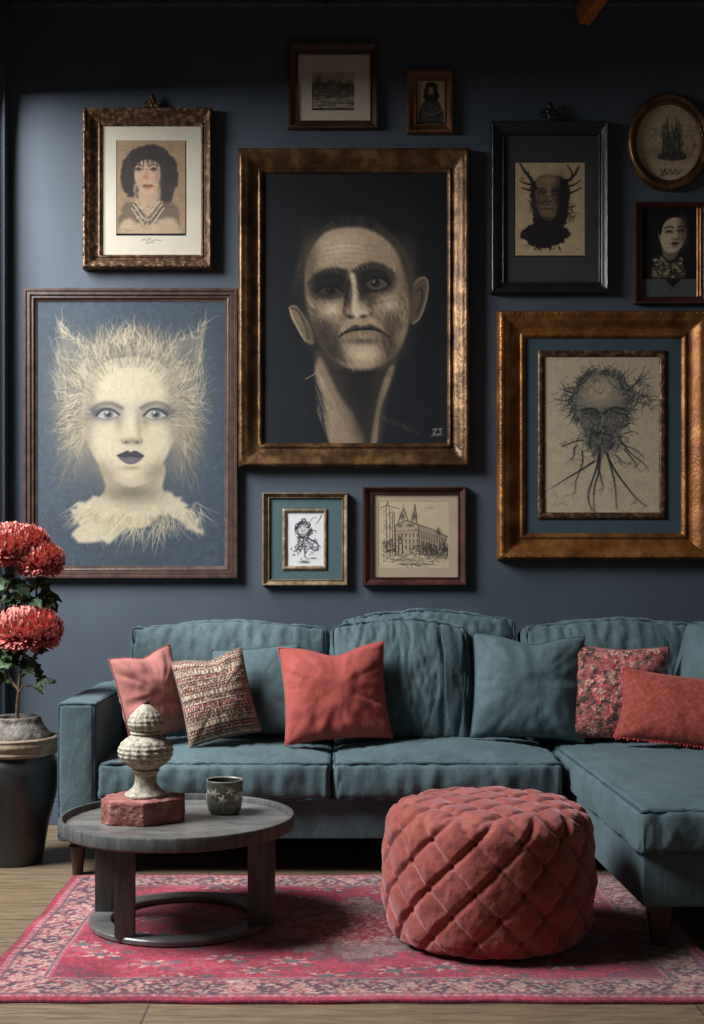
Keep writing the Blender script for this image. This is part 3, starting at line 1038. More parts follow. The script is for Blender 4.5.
def art_building():
    A = Art(355, 480, 5.867, 138, 122, 550, 518, (196, 174, 142), res=2.4, seed=18)
    R = A.rng
    ink = np.array((58, 52, 48.))
    A.grain(.04, 3)
    A.poly([(240, 440), (238, 262), (300, 240), (372, 262), (378, 440)], (176, 154, 126), .8, 4, smooth=False)
    A.poly([(378, 440), (372, 262), (540, 330), (540, 440)], (140, 124, 104), .75, 4, smooth=False)
    # left tower, two spires and the gable
    for (e, w) in [([(188, 440), (184, 150), (192, 130), (205, 180), (208, 440)], 4), ([(150, 165), (188, 150), (262, 170)], 4), ([(222, 440), (220, 200), (230, 190), (236, 440)], 4),
                   ([(240, 440), (236, 268), (300, 238), (372, 262), (378, 440)], 5), ([(250, 262), (268, 210), (286, 168), (300, 205), (312, 240)], 5), ([(330, 245), (344, 205), (352, 145), (360, 210), (364, 258)], 5),
                   ([(372, 262), (460, 292), (545, 335)], 5), ([(480, 300), (488, 280), (496, 305)], 5), ([(286, 168), (286, 140)], 3), ([(240, 300), (372, 296)], 3), ([(375, 300), (540, 352)], 3)]:
        A.stroke(e, ink, w, .9, curve=False)
    for (x, y, rx, ry) in [(280, 215, 14, 22), (348, 215, 14, 24), (265, 268, 14, 8), (325, 266, 22, 9), (490, 310, 14, 16)]:
        A.blob(x, y, rx, ry, ink, .75)
    for x in range(256, 372, 22):
        for y in (315, 350, 385):
            A.stroke([(x, y), (x, y + 18)], ink, 7, .75)
    for x in range(390, 540, 15):
        y = 315 + (x - 390) * .32
        A.stroke([(x, y), (x, y + 26)], ink, 5, .75)
        A.stroke([(x, y + 42), (x, y + 66)], ink, 5, .7)
    A.stroke([(255, 435), (258, 380), (268, 372), (278, 380), (278, 435)], ink, 6, .9)
    A.blob(266, 345, 12, 14, ink, .8)
    for _ in range(190):
        x = R.uniform(392, 545)
        y = R.normal(405, 22)
        A.stroke([(x, y), (x + R.normal(0, 6), y + R.uniform(8, 22))], ink * R.uniform(.7, 1.1), 4, .7)
    A.scribble(165, 350, 235, 425, 90, ink, 4, 18, .8)
    A.scribble(170, 170, 235, 340, 46, ink, 3, 20, .6, 90, 30)
    A.scribble(245, 270, 375, 435, 60, ink, 3, 16, .5)
    A.scribble(330, 380, 390, 435, 40, ink, 4, 16, .8)
    A.scribble(140, 435, 548, 480, 70, ink, 3, 60, .6, 0, 10)
    A.scribble(240, 488, 420, 500, 16, ink, 4, 60, .75, 0, 8)
    A.scribble(400, 150, 520, 170, 5, ink * 2, 3, 50, .5, 0, 10)
    for e in [[(139, 123), (549, 123)], [(139, 123), (139, 517)], [(549, 123), (549, 517)], [(139, 517), (549, 517)]]:
        A.stroke(e, ink, 3.5, .8)
    return A


def art_landscape():
    A = Art(280, 30, 3.91, 124, 150, 292, 306, (176, 158, 132), res=2.4, seed=20)
    R = A.rng
    ink = np.array((64, 58, 50.))
    A.poly([(124, 222), (150, 208), (290, 215), (292, 260), (124, 262)], (104, 94, 80), .9, 5)
    for (x, y, rx, ry) in [(150, 200, 13, 18), (135, 215, 10, 12), (195, 205, 9, 12), (210, 200, 6, 12), (232, 212, 10, 12), (268, 215, 14, 12), (250, 222, 12, 10), (172, 214, 10, 8)]:
        A.blob(x, y, rx, ry, ink, .8)
    A.scribble(126, 200, 290, 262, 110, ink, 2.5, 12, .8, 90, 60)
    for y in range(232, 304, 6):
        A.stroke([(126, y), (180, y + R.normal(0, 4)), (240, y + R.normal(0, 4)), (290, y)], ink, 2.5, .55)
    A.scribble(126, 240, 290, 280, 50, (176, 160, 136), 2.5, 16, .7, 0, 20)
    A.scribble(126, 265, 290, 302, 60, ink, 2.5, 24, .6, 0, 14)
    A.grain(.07, 1.5)
    return A


def art_hooded():
    A = Art(280, 30, 3.91, 536, 190, 644, 360, (176, 146, 108), res=2.4, seed=22)
    dk = (40, 36, 34)
    A.blob(592, 260, 60, 90, (170, 142, 104), .5)
    A.poly([(548, 358), (552, 300), (570, 275), (612, 275), (630, 300), (634, 358)], (66, 62, 54), 1, 6)
    A.poly([(566, 235), (572, 212), (592, 204), (612, 214), (616, 240), (622, 262), (606, 282), (575, 280), (562, 265)], dk, 1, 6)
    A.blob(590, 240, 13, 18, (170, 140, 108), 1, 0, 4)
    A.blob(584, 236, 4, 3, dk, .9)
    A.blob(597, 236, 4, 3, dk, .9)
    A.blob(590, 256, 12, 7, (54, 44, 38), .85)
    A.stroke([(590, 240), (588, 247)], (120, 94, 72), 3, .7)
    A.scribble(552, 300, 632, 355, 40, (104, 98, 84), 2.5, 18, .6)
    A.scribble(552, 300, 632, 355, 40, (36, 34, 32), 2.5, 18, .6)
    A.stroke([(556, 318), (592, 330), (628, 316)], (150, 130, 100), 3, .6)
    A.grain(.08, 1.5)
    return A
# ------------------------------------------------------------------ materials
M = {}
M['wall'] = mottled('slate blue plaster', [(.25, (69, 77, 86)), (.5, (75, 83, 93)), (.75, (80, 88, 99))], 2.2, 6, .62, bstr=.18, bscale=40, bdist=.003, spec=.35)
M['trim'] = mottled('slate blue painted wood', [(.3, (72, 84, 98)), (.7, (86, 98, 112))], 8, 4, .45, bstr=.1)
M['ceiling'] = mottled('dark blue ceiling paint', [(.3, (48, 54, 62)), (.7, (56, 62, 70))], 3, 4, .8, bstr=.1)
M['beam'] = mottled('old orange timber', [(.3, (170, 92, 48)), (.6, (212, 128, 74)), (.8, (230, 150, 92))], 9, 6, .6, stretch=(6, .6, 6), bstr=.4)


def floor_mat():
    m, nt, b = new_mat('weathered oak planks')
    v = mapped(nt)
    br = nt.nodes.new('ShaderNodeTexBrick')
    br.inputs['Scale'].default_value = 1.0
    br.inputs['Brick Width'].default_value = 1.5
    br.inputs['Row Height'].default_value = 0.21
    br.inputs['Mortar Size'].default_value = 0.004
    br.inputs['Mortar Smooth'].default_value = 0.4
    br.inputs['Color1'].default_value = rgba((150, 128, 102))
    br.inputs['Color2'].default_value = rgba((116, 98, 78))
    br.inputs['Mortar'].default_value = rgba((38, 32, 28))
    br.offset = 0.37
    nt.links.new(v, br.inputs['Vector'])
    vs = mapped(nt, (1.2, 9, 1))
    n = noise_node(nt, 5, 7, .68, vs, .6)
    r = ramp_node(nt, [(.25, (58, 48, 40)), (.5, (150, 130, 106)), (.8, (196, 176, 150))])
    nt.links.new(n.outputs['Fac'], r.inputs['Fac'])
    mx = nt.nodes.new('ShaderNodeMix')
    mx.data_type = 'RGBA'
    mx.blend_type = 'MULTIPLY'
    mx.inputs[0].default_value = 0.8
    nt.links.new(br.outputs['Color'], mx.inputs[6])
    nt.links.new(r.outputs['Color'], mx.inputs[7])
    g = nt.nodes.new('ShaderNodeMix')
    g.data_type = 'RGBA'
    g.blend_type = 'MIX'
    g.inputs[0].default_value = 0.25
    nt.links.new(mx.outputs[2], g.inputs[6])
    nt.links.new(r.outputs['Color'], g.inputs[7])
    nt.links.new(g.outputs[2], b.inputs['Base Color'])
    b.inputs['Roughness'].default_value = .6
    b.inputs['Specular IOR Level'].default_value = .35
    ad = nt.nodes.new('ShaderNodeMath')
    ad.operation = 'MULTIPLY_ADD'
    ad.inputs[1].default_value = .35
    nt.links.new(n.outputs['Fac'], ad.inputs[0])
    inv = nt.nodes.new('ShaderNodeMath')
    inv.operation = 'SUBTRACT'
    inv.inputs[0].default_value = 1
    nt.links.new(br.outputs['Fac'], inv.inputs[1])
    nt.links.new(inv.outputs[0], ad.inputs[2])
    bump(nt, b, ad.outputs[0], .5, .006)
    return m


M['floor'] = floor_mat()

# ------------------------------------------------------------------ the room
LEFT = -1.585
CEIL = 4.02
W0, W1, WZ0, WZ1 = 2.5, 5.93, 0.12, 3.42       # window opening in the left wall
RX, FY = 3.4, -0.6                             # how far the room runs to the right and behind the camera


def struct(name, vf, mat, smooth=False, loc=None):
    return add(name, vf, mat, None, smooth, loc=loc, kind='structure')


struct('floor', box(LEFT - .2, RX, FY, WALL_Y + .15, -.1, 0), M['floor'])
struct('wall_back', box(LEFT - .2, RX, WALL_Y, WALL_Y + .15, 0, CEIL), M['wall'])
T = .12
struct('wall_left', join([box(LEFT - T, LEFT, FY, W0, 0, CEIL), box(LEFT - T, LEFT, W1, WALL_Y, 0, CEIL),
                          box(LEFT - T, LEFT, W0, W1, 0, WZ0), box(LEFT - T, LEFT, W0, W1, WZ1, CEIL)]), M['wall'])
struct('ceiling', box(LEFT - .2, RX, FY, WALL_Y + .15, CEIL, CEIL + .1), M['ceiling'])
fr = []
for (a, b_) in [(W0, W0 + .05), (W1 - .05, W1)]:
    fr.append(box(LEFT - .1, LEFT - .04, a, b_, WZ0, WZ1, .004))
fr.append(box(LEFT - .1, LEFT - .04, W0, W1, WZ0, WZ0 + .05, .004))
fr.append(box(LEFT - .1, LEFT - .04, W0, W1, WZ1 - .05, WZ1, .004))
struct('window_1', join(fr), M['trim'])
struct('baseboard_back', join([box(LEFT + .02, RX, WALL_Y - .018, WALL_Y, 0, .1, .004), box(LEFT + .02, RX, WALL_Y - .012, WALL_Y, .1, .118, .004)]), M['trim'])
struct('baseboard_left', box(LEFT, LEFT + .018, FY, WALL_Y - .02, 0, .11, .004), M['trim'])
zc = HC + (HY - 8) / F * WALL_Y
struct('trim_1', join([box(LEFT + .02, RX, WALL_Y - .022, WALL_Y, zc, zc + .022, .006), box(LEFT + .02, RX, WALL_Y - .012, WALL_Y, zc + .022, zc + .036, .004)]), M['trim'])
struct('trim_2', join([box(LEFT + .02, RX, WALL_Y - .07, WALL_Y, CEIL - .07, CEIL, .01)]), M['trim'])

# timber brace coming down from the ceiling to the wall, and the small dark metal bracket beside it
p0, p1 = at(582, 17, 5.97), np.array([1.36, 5.3, 4.02])
d = p1 - p0
d /= np.linalg.norm(d)
sx = np.cross(d, [0, 0, 1])
sx /= np.linalg.norm(sx)
up = np.cross(sx, d)
Rb = np.stack([sx, d, up], 1)
v, f = box(-.03, .03, 0, np.linalg.norm(p1 - p0), -.045, .045, .006)
struct('trim_3', (v @ Rb.T + p0, f), M['beam'], smooth='auto')
M['iron'] = mottled('dark iron', [(.3, (40, 42, 46)), (.7, (62, 66, 72))], 20, 4, .5, metal=.6)
c = at(327, 2, 5.985)
br = thing('wall_bracket', c, 'small dark metal bracket on the wall rail above the landscape print', 'bracket')
add('bracket_plate', box(c[0] - .022, c[0] + .022, 5.965, 5.978, c[2] - .005, c[2] + .05, .003), M['iron'], br, 'auto')
add('bracket_hook', tube([c + [0, -.02, .03], c + [0, -.045, .02], c + [0, -.05, -.008], c + [.004, -.035, -.022]], .007, 8), M['iron'], br)
# ------------------------------------------------------------------ pictures on the wall
def gilt(name, dark, mid, light, metal=.55, rough=.42, scale=16, bstr=.5):
    return mottled(name, [(.28, dark), (.5, mid), (.72, light)], scale, 6, rough, metal=metal, bstr=bstr, bscale=60, bdist=.004)


M['bronze'] = gilt('worn bronze gilt', (52, 35, 22), (94, 65, 40), (148, 110, 70), .5, .36, 12)
M['carved'] = gilt('carved dark gilt', (44, 30, 22), (88, 62, 44), (166, 130, 96), .45, .42, 40)
M['gold'] = gilt('old gold leaf', (82, 48, 22), (138, 86, 42), (182, 126, 70), .5, .4, 10)
M['brownwood'] = mottled('dark walnut moulding', [(.3, (58, 42, 38)), (.7, (92, 68, 60))], 10, 5, .38, stretch=(2, 2, 2), bstr=.3, spec=.5)
M['blackwood'] = mottled('black lacquer moulding', [(.3, (22, 22, 24)), (.7, (38, 38, 40))], 14, 5, .35, bstr=.35, spec=.6)
M['redwood'] = mottled('mahogany moulding', [(.3, (50, 27, 26)), (.7, (88, 49, 46))], 12, 5, .34, bstr=.25, spec=.55)
M['olivewood'] = mottled('dark olive wood moulding', [(.3, (56, 42, 30)), (.7, (88, 66, 46))], 12, 5, .45, bstr=.3)
M['orangewood'] = mottled('warm brown wood moulding', [(.3, (84, 52, 32)), (.7, (128, 84, 54))], 12, 5, .42, bstr=.3)
M['agedgold'] = gilt('aged pale gold moulding', (92, 76, 56), (142, 120, 92), (184, 164, 132), .4, .5, 30)
M['cream_card'] = mottled('cream mount card', [(.3, (190, 180, 160)), (.7, (202, 192, 172))], 5, 4, .9, bstr=.05)
M['tan_card'] = mottled('tan mount card', [(.3, (172, 150, 124)), (.7, (186, 164, 138))], 5, 4, .9, bstr=.05)
M['beige_card'] = mottled('grey beige mount card', [(.3, (196, 180, 158)), (.7, (208, 192, 170))], 5, 4, .9, bstr=.05)
M['teal_card'] = mottled('blue green mount card', [(.3, (74, 95, 99)), (.7, (82, 103, 107))], 5, 4, .9, bstr=.05)
M['deep_teal_card'] = mottled('deep blue green mount card', [(.3, (56, 72, 80)), (.7, (64, 80, 88))], 5, 4, .9, bstr=.05)
M['grey_card'] = mottled('dark grey mount card', [(.3, (70, 72, 74)), (.7, (80, 82, 82))], 5, 4, .9, bstr=.05)
M['charcoal_card'] = mottled('charcoal mount card', [(.3, (52, 52, 52)), (.7, (62, 62, 60))], 5, 4, .9, bstr=.05)
M['art'] = attr_mat('drawn paper', .85, .25)
M['canvas'] = attr_mat('painted canvas', .7, .3, bscale=420, bstr=.25, bdist=.001)


def rect_ring(o, i, prof, n=1, carve=None, Dp=5.96):
    """moulding swept round a rectangle; o, i = outer and sight rectangle on the photo (x0, y0, x1, y1); prof = [(t, height)]"""
    V = []
    m = 4 * n
    for (t, h) in prof:
        r = [a + (b - a) * t for a, b in zip(o, i)]
        cs = [(r[0], r[1]), (r[2], r[1]), (r[2], r[3]), (r[0], r[3])]
        for k in range(4):
            a, b = cs[k], cs[(k + 1) % 4]
            for q in range(n):
                s = q / n
                p = at(a[0] + (b[0] - a[0]) * s, a[1] + (b[1] - a[1]) * s, Dp)
                dh = carve(t, k + s, p) if carve else 0
                V.append((p[0], WALL_Y - h - dh, p[2]))
    return np.array(V), [tuple(reversed(q)) for q in grid_faces(len(prof), m, False, True)]


def oval_ring(c, ro, ri, prof, n=96, Dp=5.96, carve=None):
    V = []
    for (t, h) in prof:
        for k in range(n):
            a = 2 * PI * k / n
            p = at(c[0] + (ro[0] + (ri[0] - ro[0]) * t) * math.cos(a), c[1] + (ro[1] + (ri[1] - ro[1]) * t) * math.sin(a), Dp)
            V.append((p[0], WALL_Y - h - (carve(t, a, p) if carve else 0), p[2]))
    return np.array(V), [tuple(reversed(q)) for q in grid_faces(len(prof), n, False, True)]


def ogee(h=.045, edge=.03, lip=.02, k=8):
    """classic moulding: raised outer edge, hollow, raised bead at the sight"""
    pr = [(0, 0.0), (0, edge * .8), (.03, edge), (.10, h), (.18, h), (.24, h * .93)]
    for j in range(k):
        t = .27 + .5 * j / (k - 1)
        pr.append((t, h * .9 - (h * .9 - lip * 1.15) * (0.5 - 0.5 * math.cos(PI * j / (k - 1)))))
    pr += [(.80, lip * 1.1), (.82, lip * 1.45), (.90, lip * 1.5), (.93, lip * 1.1), (1, lip * .9), (1.0, .004)]
    return pr


def bevelled(h=.03, lip=.014):
    return [(0, 0), (0, h * .8), (.06, h), (.2, h * 1.02), (.3, h * .96), (.34, h * .86), (.78, lip * 1.35), (.82, lip * 1.7), (.9, lip * 1.75), (1, lip), (1, .004)]


def stepped(h=.035, lip=.012):
    return [(0, 0), (0, h * .9), (.05, h), (.22, h), (.26, h * .82), (.42, h * .86), (.52, h * .84), (.56, h * .62), (.72, h * .66), (.78, h * .6), (.82, lip * 1.3), (1, lip), (1, .004)]


def carve_leaf(amp, freq, lo=0.0, hi=.24):
    def fn(t, s, p):
        if t < lo or t > hi:
            return 0
        a = math.sin(p[0] * freq) * math.sin(p[2] * freq * 1.03)
        b = mnoise.noise(Vector((p[0] * 70, p[2] * 70, t * 5)))
        return amp * (.55 * (1 - abs(a)) + .9 * b)
    return fn


def flat_ring(o, i, h, bevel=.006):
    """a mount card with a window"""
    return rect_ring(o, i, [(0, .004), (0, h), (1, h), (1.0 + .02, h - .003), (1.02, .003)])


def beads(o, t, i, step, r, h, squash=.8):
    """little carved leaves along the outer edge of an ornate moulding"""
    parts = []
    rc = [a + (b - a) * t for a, b in zip(o, i)]
    cs = [(rc[0], rc[1]), (rc[2], rc[1]), (rc[2], rc[3]), (rc[0], rc[3])]
    bm = bmesh.new()
    bmesh.ops.create_icosphere(bm, subdivisions=1, radius=1)
    sv, sf = from_bm(bm)
    for k in range(4):
        a, b = np.array(cs[k], float), np.array(cs[(k + 1) % 4], float)
        n = int(np.linalg.norm(b - a) / step)
        for q in range(n):
            p = a + (b - a) * (q + .5) / n
            w = at(p[0], p[1], 5.96)
            ang = (.7 if q % 2 else -.7) + k * PI / 2
            rr = r * random.uniform(.75, 1.2)
            v = sv * [rr * 1.5, rr * squash, rr * .75]
            ca, sa = math.cos(ang), math.sin(ang)
            R = np.array([[ca, 0, -sa], [0, 1, 0], [sa, 0, ca]])
            parts.append((v @ R.T + [w[0], WALL_Y - h, w[2]], sf))
    return join(parts)


def crest(px, py, s):
    """carved finial at the top of a frame: two scrolls, leaves and a bud; s = size in metres"""
    c = at(px, py, 5.96)
    c[1] = WALL_Y - .03
    parts = []
    for sd in (-1, 1):
        pts = []
        for k in range(18):
            a = k / 17 * 4.6
            r = s * (.42 - .075 * a)
            pts.append(c + [sd * (s * .38 - r * math.cos(a) * .9), -.004 * k / 6, s * .18 + r * math.sin(a) * .8])
        parts.append(tube(pts, np.linspace(s * .11, s * .05, 18), 7))
        for (x, z, a) in [(.62, .02, .3), (.28, .62, 1.2), (.86, -.05, -.1)]:
            pts = [c + [sd * s * x * t, -.012 * math.sin(t * PI), s * (z * t + .1 * math.sin(t * PI))] for t in np.linspace(0, 1, 8)]
            parts.append(tube(pts, s * .1 * np.sin(np.linspace(.35, PI - .1, 8)) + .0012, 7))
    pts = [c + [0, -.008, s * z] for z in np.linspace(-.1, 1.0, 12)]
    parts.append(tube(pts, s * .17 * np.abs(np.sin(np.linspace(.4, PI * 2 - .2, 12))) + .003, 8))
    return join(parts)


def picture(o, label, cat='picture', group=None):
    c = at((o[0] + o[2]) / 2, o[3], 5.96)
    return thing('framed_picture', (c[0], WALL_Y, c[2]), label, cat, group)


def artwork(root, A, h, mat, name='artwork'):
    vf, col = A.mesh(WALL_Y - h)
    return add(name, vf, mat, root, True, col=col)


# 1 lady with dark bobbed hair, upper left
o, i = (82, 107.5, 212, 268.5), (101.5, 124.5, 200.5, 253.5)
p = picture(o, 'ornate carved gilt frame with portrait drawing of dark-haired woman wearing necklaces')
add('frame', rect_ring(o, i, ogee(.055, .034, .018), 90, carve_leaf(.006, 260)), M['carved'], p)
add('carved_edge', beads(o, .1, i, 2.6, .0052, .052), M['carved'], p)
add('crest', crest(152, 107, .062), M['carved'], p)
cut = (115.2, 138.5, 186, 234.5)
mt = add('mount', flat_ring((100, 123, 202, 255), cut, .013), M['cream_card'], p, False)
artwork(p, art_lady(), .0105, M['art'])
# pencilled signature under the print
sg = []
for k, pts in enumerate([[(142, 240.5), (145, 238.5), (147, 241), (150, 237.5), (152, 241.5), (156, 239)], [(146, 243.5), (150, 242), (154, 243)], [(157, 240), (161, 240.2)]]):
    q = np.array([at(x, y, WALL_Y - .0135) for x, y in pts])
    sg.append(tube(q, .0011, 5))
M['pencil'] = mottled('pencil grey', [(.3, (120, 116, 108)), (.7, (140, 134, 124))], 10, 2, .8, bstr=0)
add('signature', join(sg), M['pencil'], mt)

# 2 woman with cat-ear hair, big, left
o, i = (22.5, 287.5, 237.5, 578.5), (36, 300.5, 224, 566)
p = picture(o, 'large dark walnut frame with pale woman with cat-ear hair on slate blue')
add('frame', rect_ring(o, i, stepped(.038, .012)), M['brownwood'], p, 'auto')
artwork(p, art_cat_woman(), .010, M['canvas'])

# 3 gaunt man, biggest, centre
o, i = (238, 147.5, 470.5, 467.5), (263, 171.5, 447.5, 442.5)
p = picture(o, 'largest bronze gilt frame with dark painting of gaunt frowning man')
add('frame', rect_ring(o, i, ogee(.06, .04, .018), 40, lambda t, s, q: .0022 * mnoise.noise(Vector((q[0] * 30, q[2] * 30, t * 9)))), M['bronze'], p)
artwork(p, art_big_man(), .010, M['canvas'])

# 4 small landscape, top
o, i = (287.5, 40.5, 378, 127.5), (298, 52.5, 370, 118.5)
p = picture(o, 'small dark wood frame with tiny landscape print in wide cream mount')
add('frame', rect_ring(o, i, bevelled(.034, .014)), M['olivewood'], p, 'auto')
add('mount', flat_ring((297, 51, 371, 120), (311.8, 68.5, 354.6, 108.2), .013), M['beige_card'], p, False)
artwork(p, art_landscape(), .0105, M['art'])

# 5 tiny hooded portrait, top
o, i = (407, 68.5, 453, 132), (417, 78.8, 444.6, 122)
p = picture(o, 'tiny brown wood frame with portrait of a hooded figure, right of the landscape')
add('frame', rect_ring(o, i, bevelled(.034, .014)), M['orangewood'], p, 'auto')
artwork(p, art_hooded(), .0105, M['art'])

# 6 antlered head, black frame with crest
o, i = (491, 120, 609, 293), (506, 134, 599, 281)
p = picture(o, 'black frame with carved crest holding drawing of a man with antlers')
add('frame', rect_ring(o, i, ogee(.045, .03, .016), 60, carve_leaf(.003, 200, .05, .24)), M['blackwood'], p)
add('crest', crest(550, 118, .075), M['blackwood'], p)
add('mount', flat_ring((504, 132, 601, 283), (515, 160.3, 586, 255.4), .013), M['charcoal_card'], p, False)
artwork(p, art_antlers(), .0105, M['art'])

# 7 round frame, upper right
p = thing('framed_picture', (at(670, 189, 5.96)[0], WALL_Y, at(670, 189, 5.96)[2]), 'round bronze frame with drawing of a monument and a scribbled caption', 'picture')
prof = [(0, 0), (0, .022), (.06, .032), (.22, .042), (.42, .044), (.55, .038), (.62, .026), (.7, .024), (.8, .027), (.9, .026), (1, .016), (1, .004)]
add('frame', oval_ring((670, 140.5), (42, 49), (32.4, 38), prof, carve=lambda t, a, q: .0012 * mnoise.noise(Vector((q[0] * 40, q[2] * 40, t * 9)))), M['bronze'], p)
A = art_round()
(vv, ff), cc = A.mesh(WALL_Y - .0105)
qx, qz = at(670, 142, WALL_Y - .0105)[[0, 2]]
sx, sz = 35.5 / F * 6, 40.5 / F * 6
keep = [q for q in ff if all(((vv[k][0] - qx) / sx) ** 2 + ((vv[k][2] - qz) / sz) ** 2 < 1 for k in q)]
used = sorted({k for q in keep for k in q})
remap = {k: n for n, k in enumerate(used)}
add('artwork', (vv[used], [tuple(remap[k] for k in q) for q in keep]), M['art'], p, True, col=cc[used])

# 8 young man, right edge
o, i = (635, 201, 711, 303), (643.2, 206.5, 702, 295.5)
p = picture(o, 'dark red wood frame with pale young man in patterned collar, below the round frame')
add('frame', rect_ring(o, i, bevelled(.034, .014)), M['redwood'], p, 'auto')
add('slip', rect_ring((698, 206, 703, 296), (700.2, 208, 700.8, 294), [(0, .004), (0, .016), (.5, .02), (1, .016)]), M['gold'], p, 'auto')
add('mount', rect_ring((642, 277.5, 703, 297), (672, 287, 673, 288), [(0, .004), (0, .0125), (1, .0125)]), M['grey_card'], p, False)
artwork(p, art_young_man(), .0105, M['art'])
tri = np.array([at(x, y, WALL_Y - .014) for x, y in [(664, 278.5), (681, 278.5), (673, 287)]])
add('mount_notch', (tri, [(0, 1, 2)]), M['blackwood'], p, False)

# 9 head of roots, wide gold frame, right
o, i = (497.5, 310.5, 711, 560), (526.5, 337.5, 682.5, 533)
p = picture(o, 'wide gold frame with ink head growing twigs and roots')
add('frame', rect_ring(o, i, ogee(.062, .044, .018), 110, carve_leaf(.004, 210, .03, .2)), M['gold'], p)
add('carved_edge', beads(o, .12, i, 3.2, .0045, .062), M['gold'], p)
add('mount', flat_ring((525, 336, 684, 535), (540, 351, 666, 518), .013), M['deep_teal_card'], p, False)
add('slip', rect_ring((538.5, 349.5, 667.3, 519), (544.6, 355.8, 660.6, 512.2), [(0, .013), (.05, .02), (.5, .022), (.9, .018), (1, .014), (1, .008)], 60, lambda t, s, q: .0015 * mnoise.noise(Vector((q[0] * 90, q[2] * 90, t * 4)))), M['carved'], p)
artwork(p, art_roots(), .0105, M['art'])

# 10 small ink sketch, blue-green mount
o, i = (262, 492.5, 347.5, 585.5), (269.5, 498, 342, 579.5)
p = picture(o, 'small pale gold frame with ink sketch of ruffled figure in blue-green mount')
add('frame', rect_ring(o, i, bevelled(.034, .013)), M['agedgold'], p, 'auto')
add('mount', flat_ring((268.5, 497, 343, 581), (283, 509.5, 326, 569), .0125), M['teal_card'], p, False)
add('slip', rect_ring((282, 508.5, 327, 570.2), (286.4, 512.2, 323.4, 565.8), [(0, .0125), (.1, .018), (.5, .021), (.9, .017), (1, .012), (1, .008)], 40, lambda t, s, q: .0012 * mnoise.noise(Vector((q[0] * 120, q[2] * 120, t * 4)))), M['agedgold'], p)
artwork(p, art_sketch(), .0105, M['art'])

# 11 street corner etching, mahogany frame
o, i = (362.5, 486.5, 466.5, 585.5), (373, 494, 458, 577)
p = picture(o, 'mahogany frame with sketch of a turreted corner building on tan paper')
add('frame', rect_ring(o, i, bevelled(.036, .014)), M['redwood'], p, 'auto')
add('mount', flat_ring((372, 493, 459, 578), (378.6, 501, 448.8, 568.2), .0115), M['tan_card'], p, False)
artwork(p, art_building(), .0105, M['art'])
# ------------------------------------------------------------------ sectional sofa
def linen(name, dark, mid, light, sheen=.35, tint=(190, 215, 225), weave=420):
    m, nt, b = new_mat(name)
    v = mapped(nt)
    n = noise_node(nt, 5, 6, .62, v)
    n2 = noise_node(nt, 90, 3, .6, v)
    mx = nt.nodes.new('ShaderNodeMath')
    mx.operation = 'MULTIPLY_ADD'
    mx.inputs[1].default_value = .35
    nt.links.new(n2.outputs['Fac'], mx.inputs[0])
    mm = nt.nodes.new('ShaderNodeMath')
    mm.operation = 'MULTIPLY'
    mm.inputs[1].default_value = .65
    nt.links.new(n.outputs['Fac'], mm.inputs[0])
    nt.links.new(mm.outputs[0], mx.inputs[2])
    r = ramp_node(nt, [(.36, dark), (.5, mid), (.66, light)])
    nt.links.new(mx.outputs[0], r.inputs['Fac'])
    nt.links.new(r.outputs['Color'], b.inputs['Base Color'])
    b.inputs['Roughness'].default_value = .75
    b.inputs['Specular IOR Level'].default_value = .25
    b.inputs['Sheen Weight'].default_value = sheen
    b.inputs['Sheen Roughness'].default_value = .45
    b.inputs['Sheen Tint'].default_value = rgba(tint)
    w = noise_node(nt, weave, 2, .5, v)
    b1 = bump(nt, b, w.outputs['Fac'], .25, .0015)
    w2 = noise_node(nt, 16, 3, .5, mapped(nt, (1, 1, .45)), .8)
    b2 = nt.nodes.new('ShaderNodeBump')
    b2.inputs['Strength'].default_value = .3
    b2.inputs['Distance'].default_value = .012
    nt.links.new(w2.outputs['Fac'], b2.inputs['Height'])
    nt.links.new(b2.outputs['Normal'], b1.inputs['Normal'])
    return m


M['teal'] = linen('teal brushed linen', (68, 85, 89), (79, 97, 101), (92, 111, 115), .22)
M['teal_pipe'] = linen('teal piping', (44, 62, 70), (52, 72, 80), (60, 80, 88), .15)
M['darkleg'] = mottled('dark stained turned wood', [(.3, (40, 26, 20)), (.7, (72, 48, 38))], 14, 5, .4, stretch=(3, 3, .8), bstr=.2)

SL = (-1.128 + -.986) / 2
sofa = thing('sectional_sofa', (.2, 5.4, 0), 'long teal linen sectional sofa with chaise on the right', 'sofa')
AI, S1, S2 = -.986, -.078, .815                   # arm inner face, seams between the seat cushions
XR = 1.66                                         # inner face of the right side


def skew(x0, x1):
    """the chaise side runs very slightly outwards towards its foot"""
    def post_fn(pos, P):
        return pos
    return post_fn


# base
add('base', join([box(-1.10, S2 + .02, 5.03, 5.86, .14, .30, .012), prism([(.905, 4.04), (XR + .1, 4.04), (XR + .1, 5.86), (.83, 5.86)], .14, .318, .012)]), M['teal'], sofa, 'auto')
# back frame and right side
sb = SoftBox(2.98, .17, .50, .035, (.0, .01, .006), 3, .002)
v, f = sb.mesh((30, 4, 8))
add('back_frame', (v + [(-1.12 + 1.86) / 2 + 0, 5.875, .42], f), M['teal'], sofa)


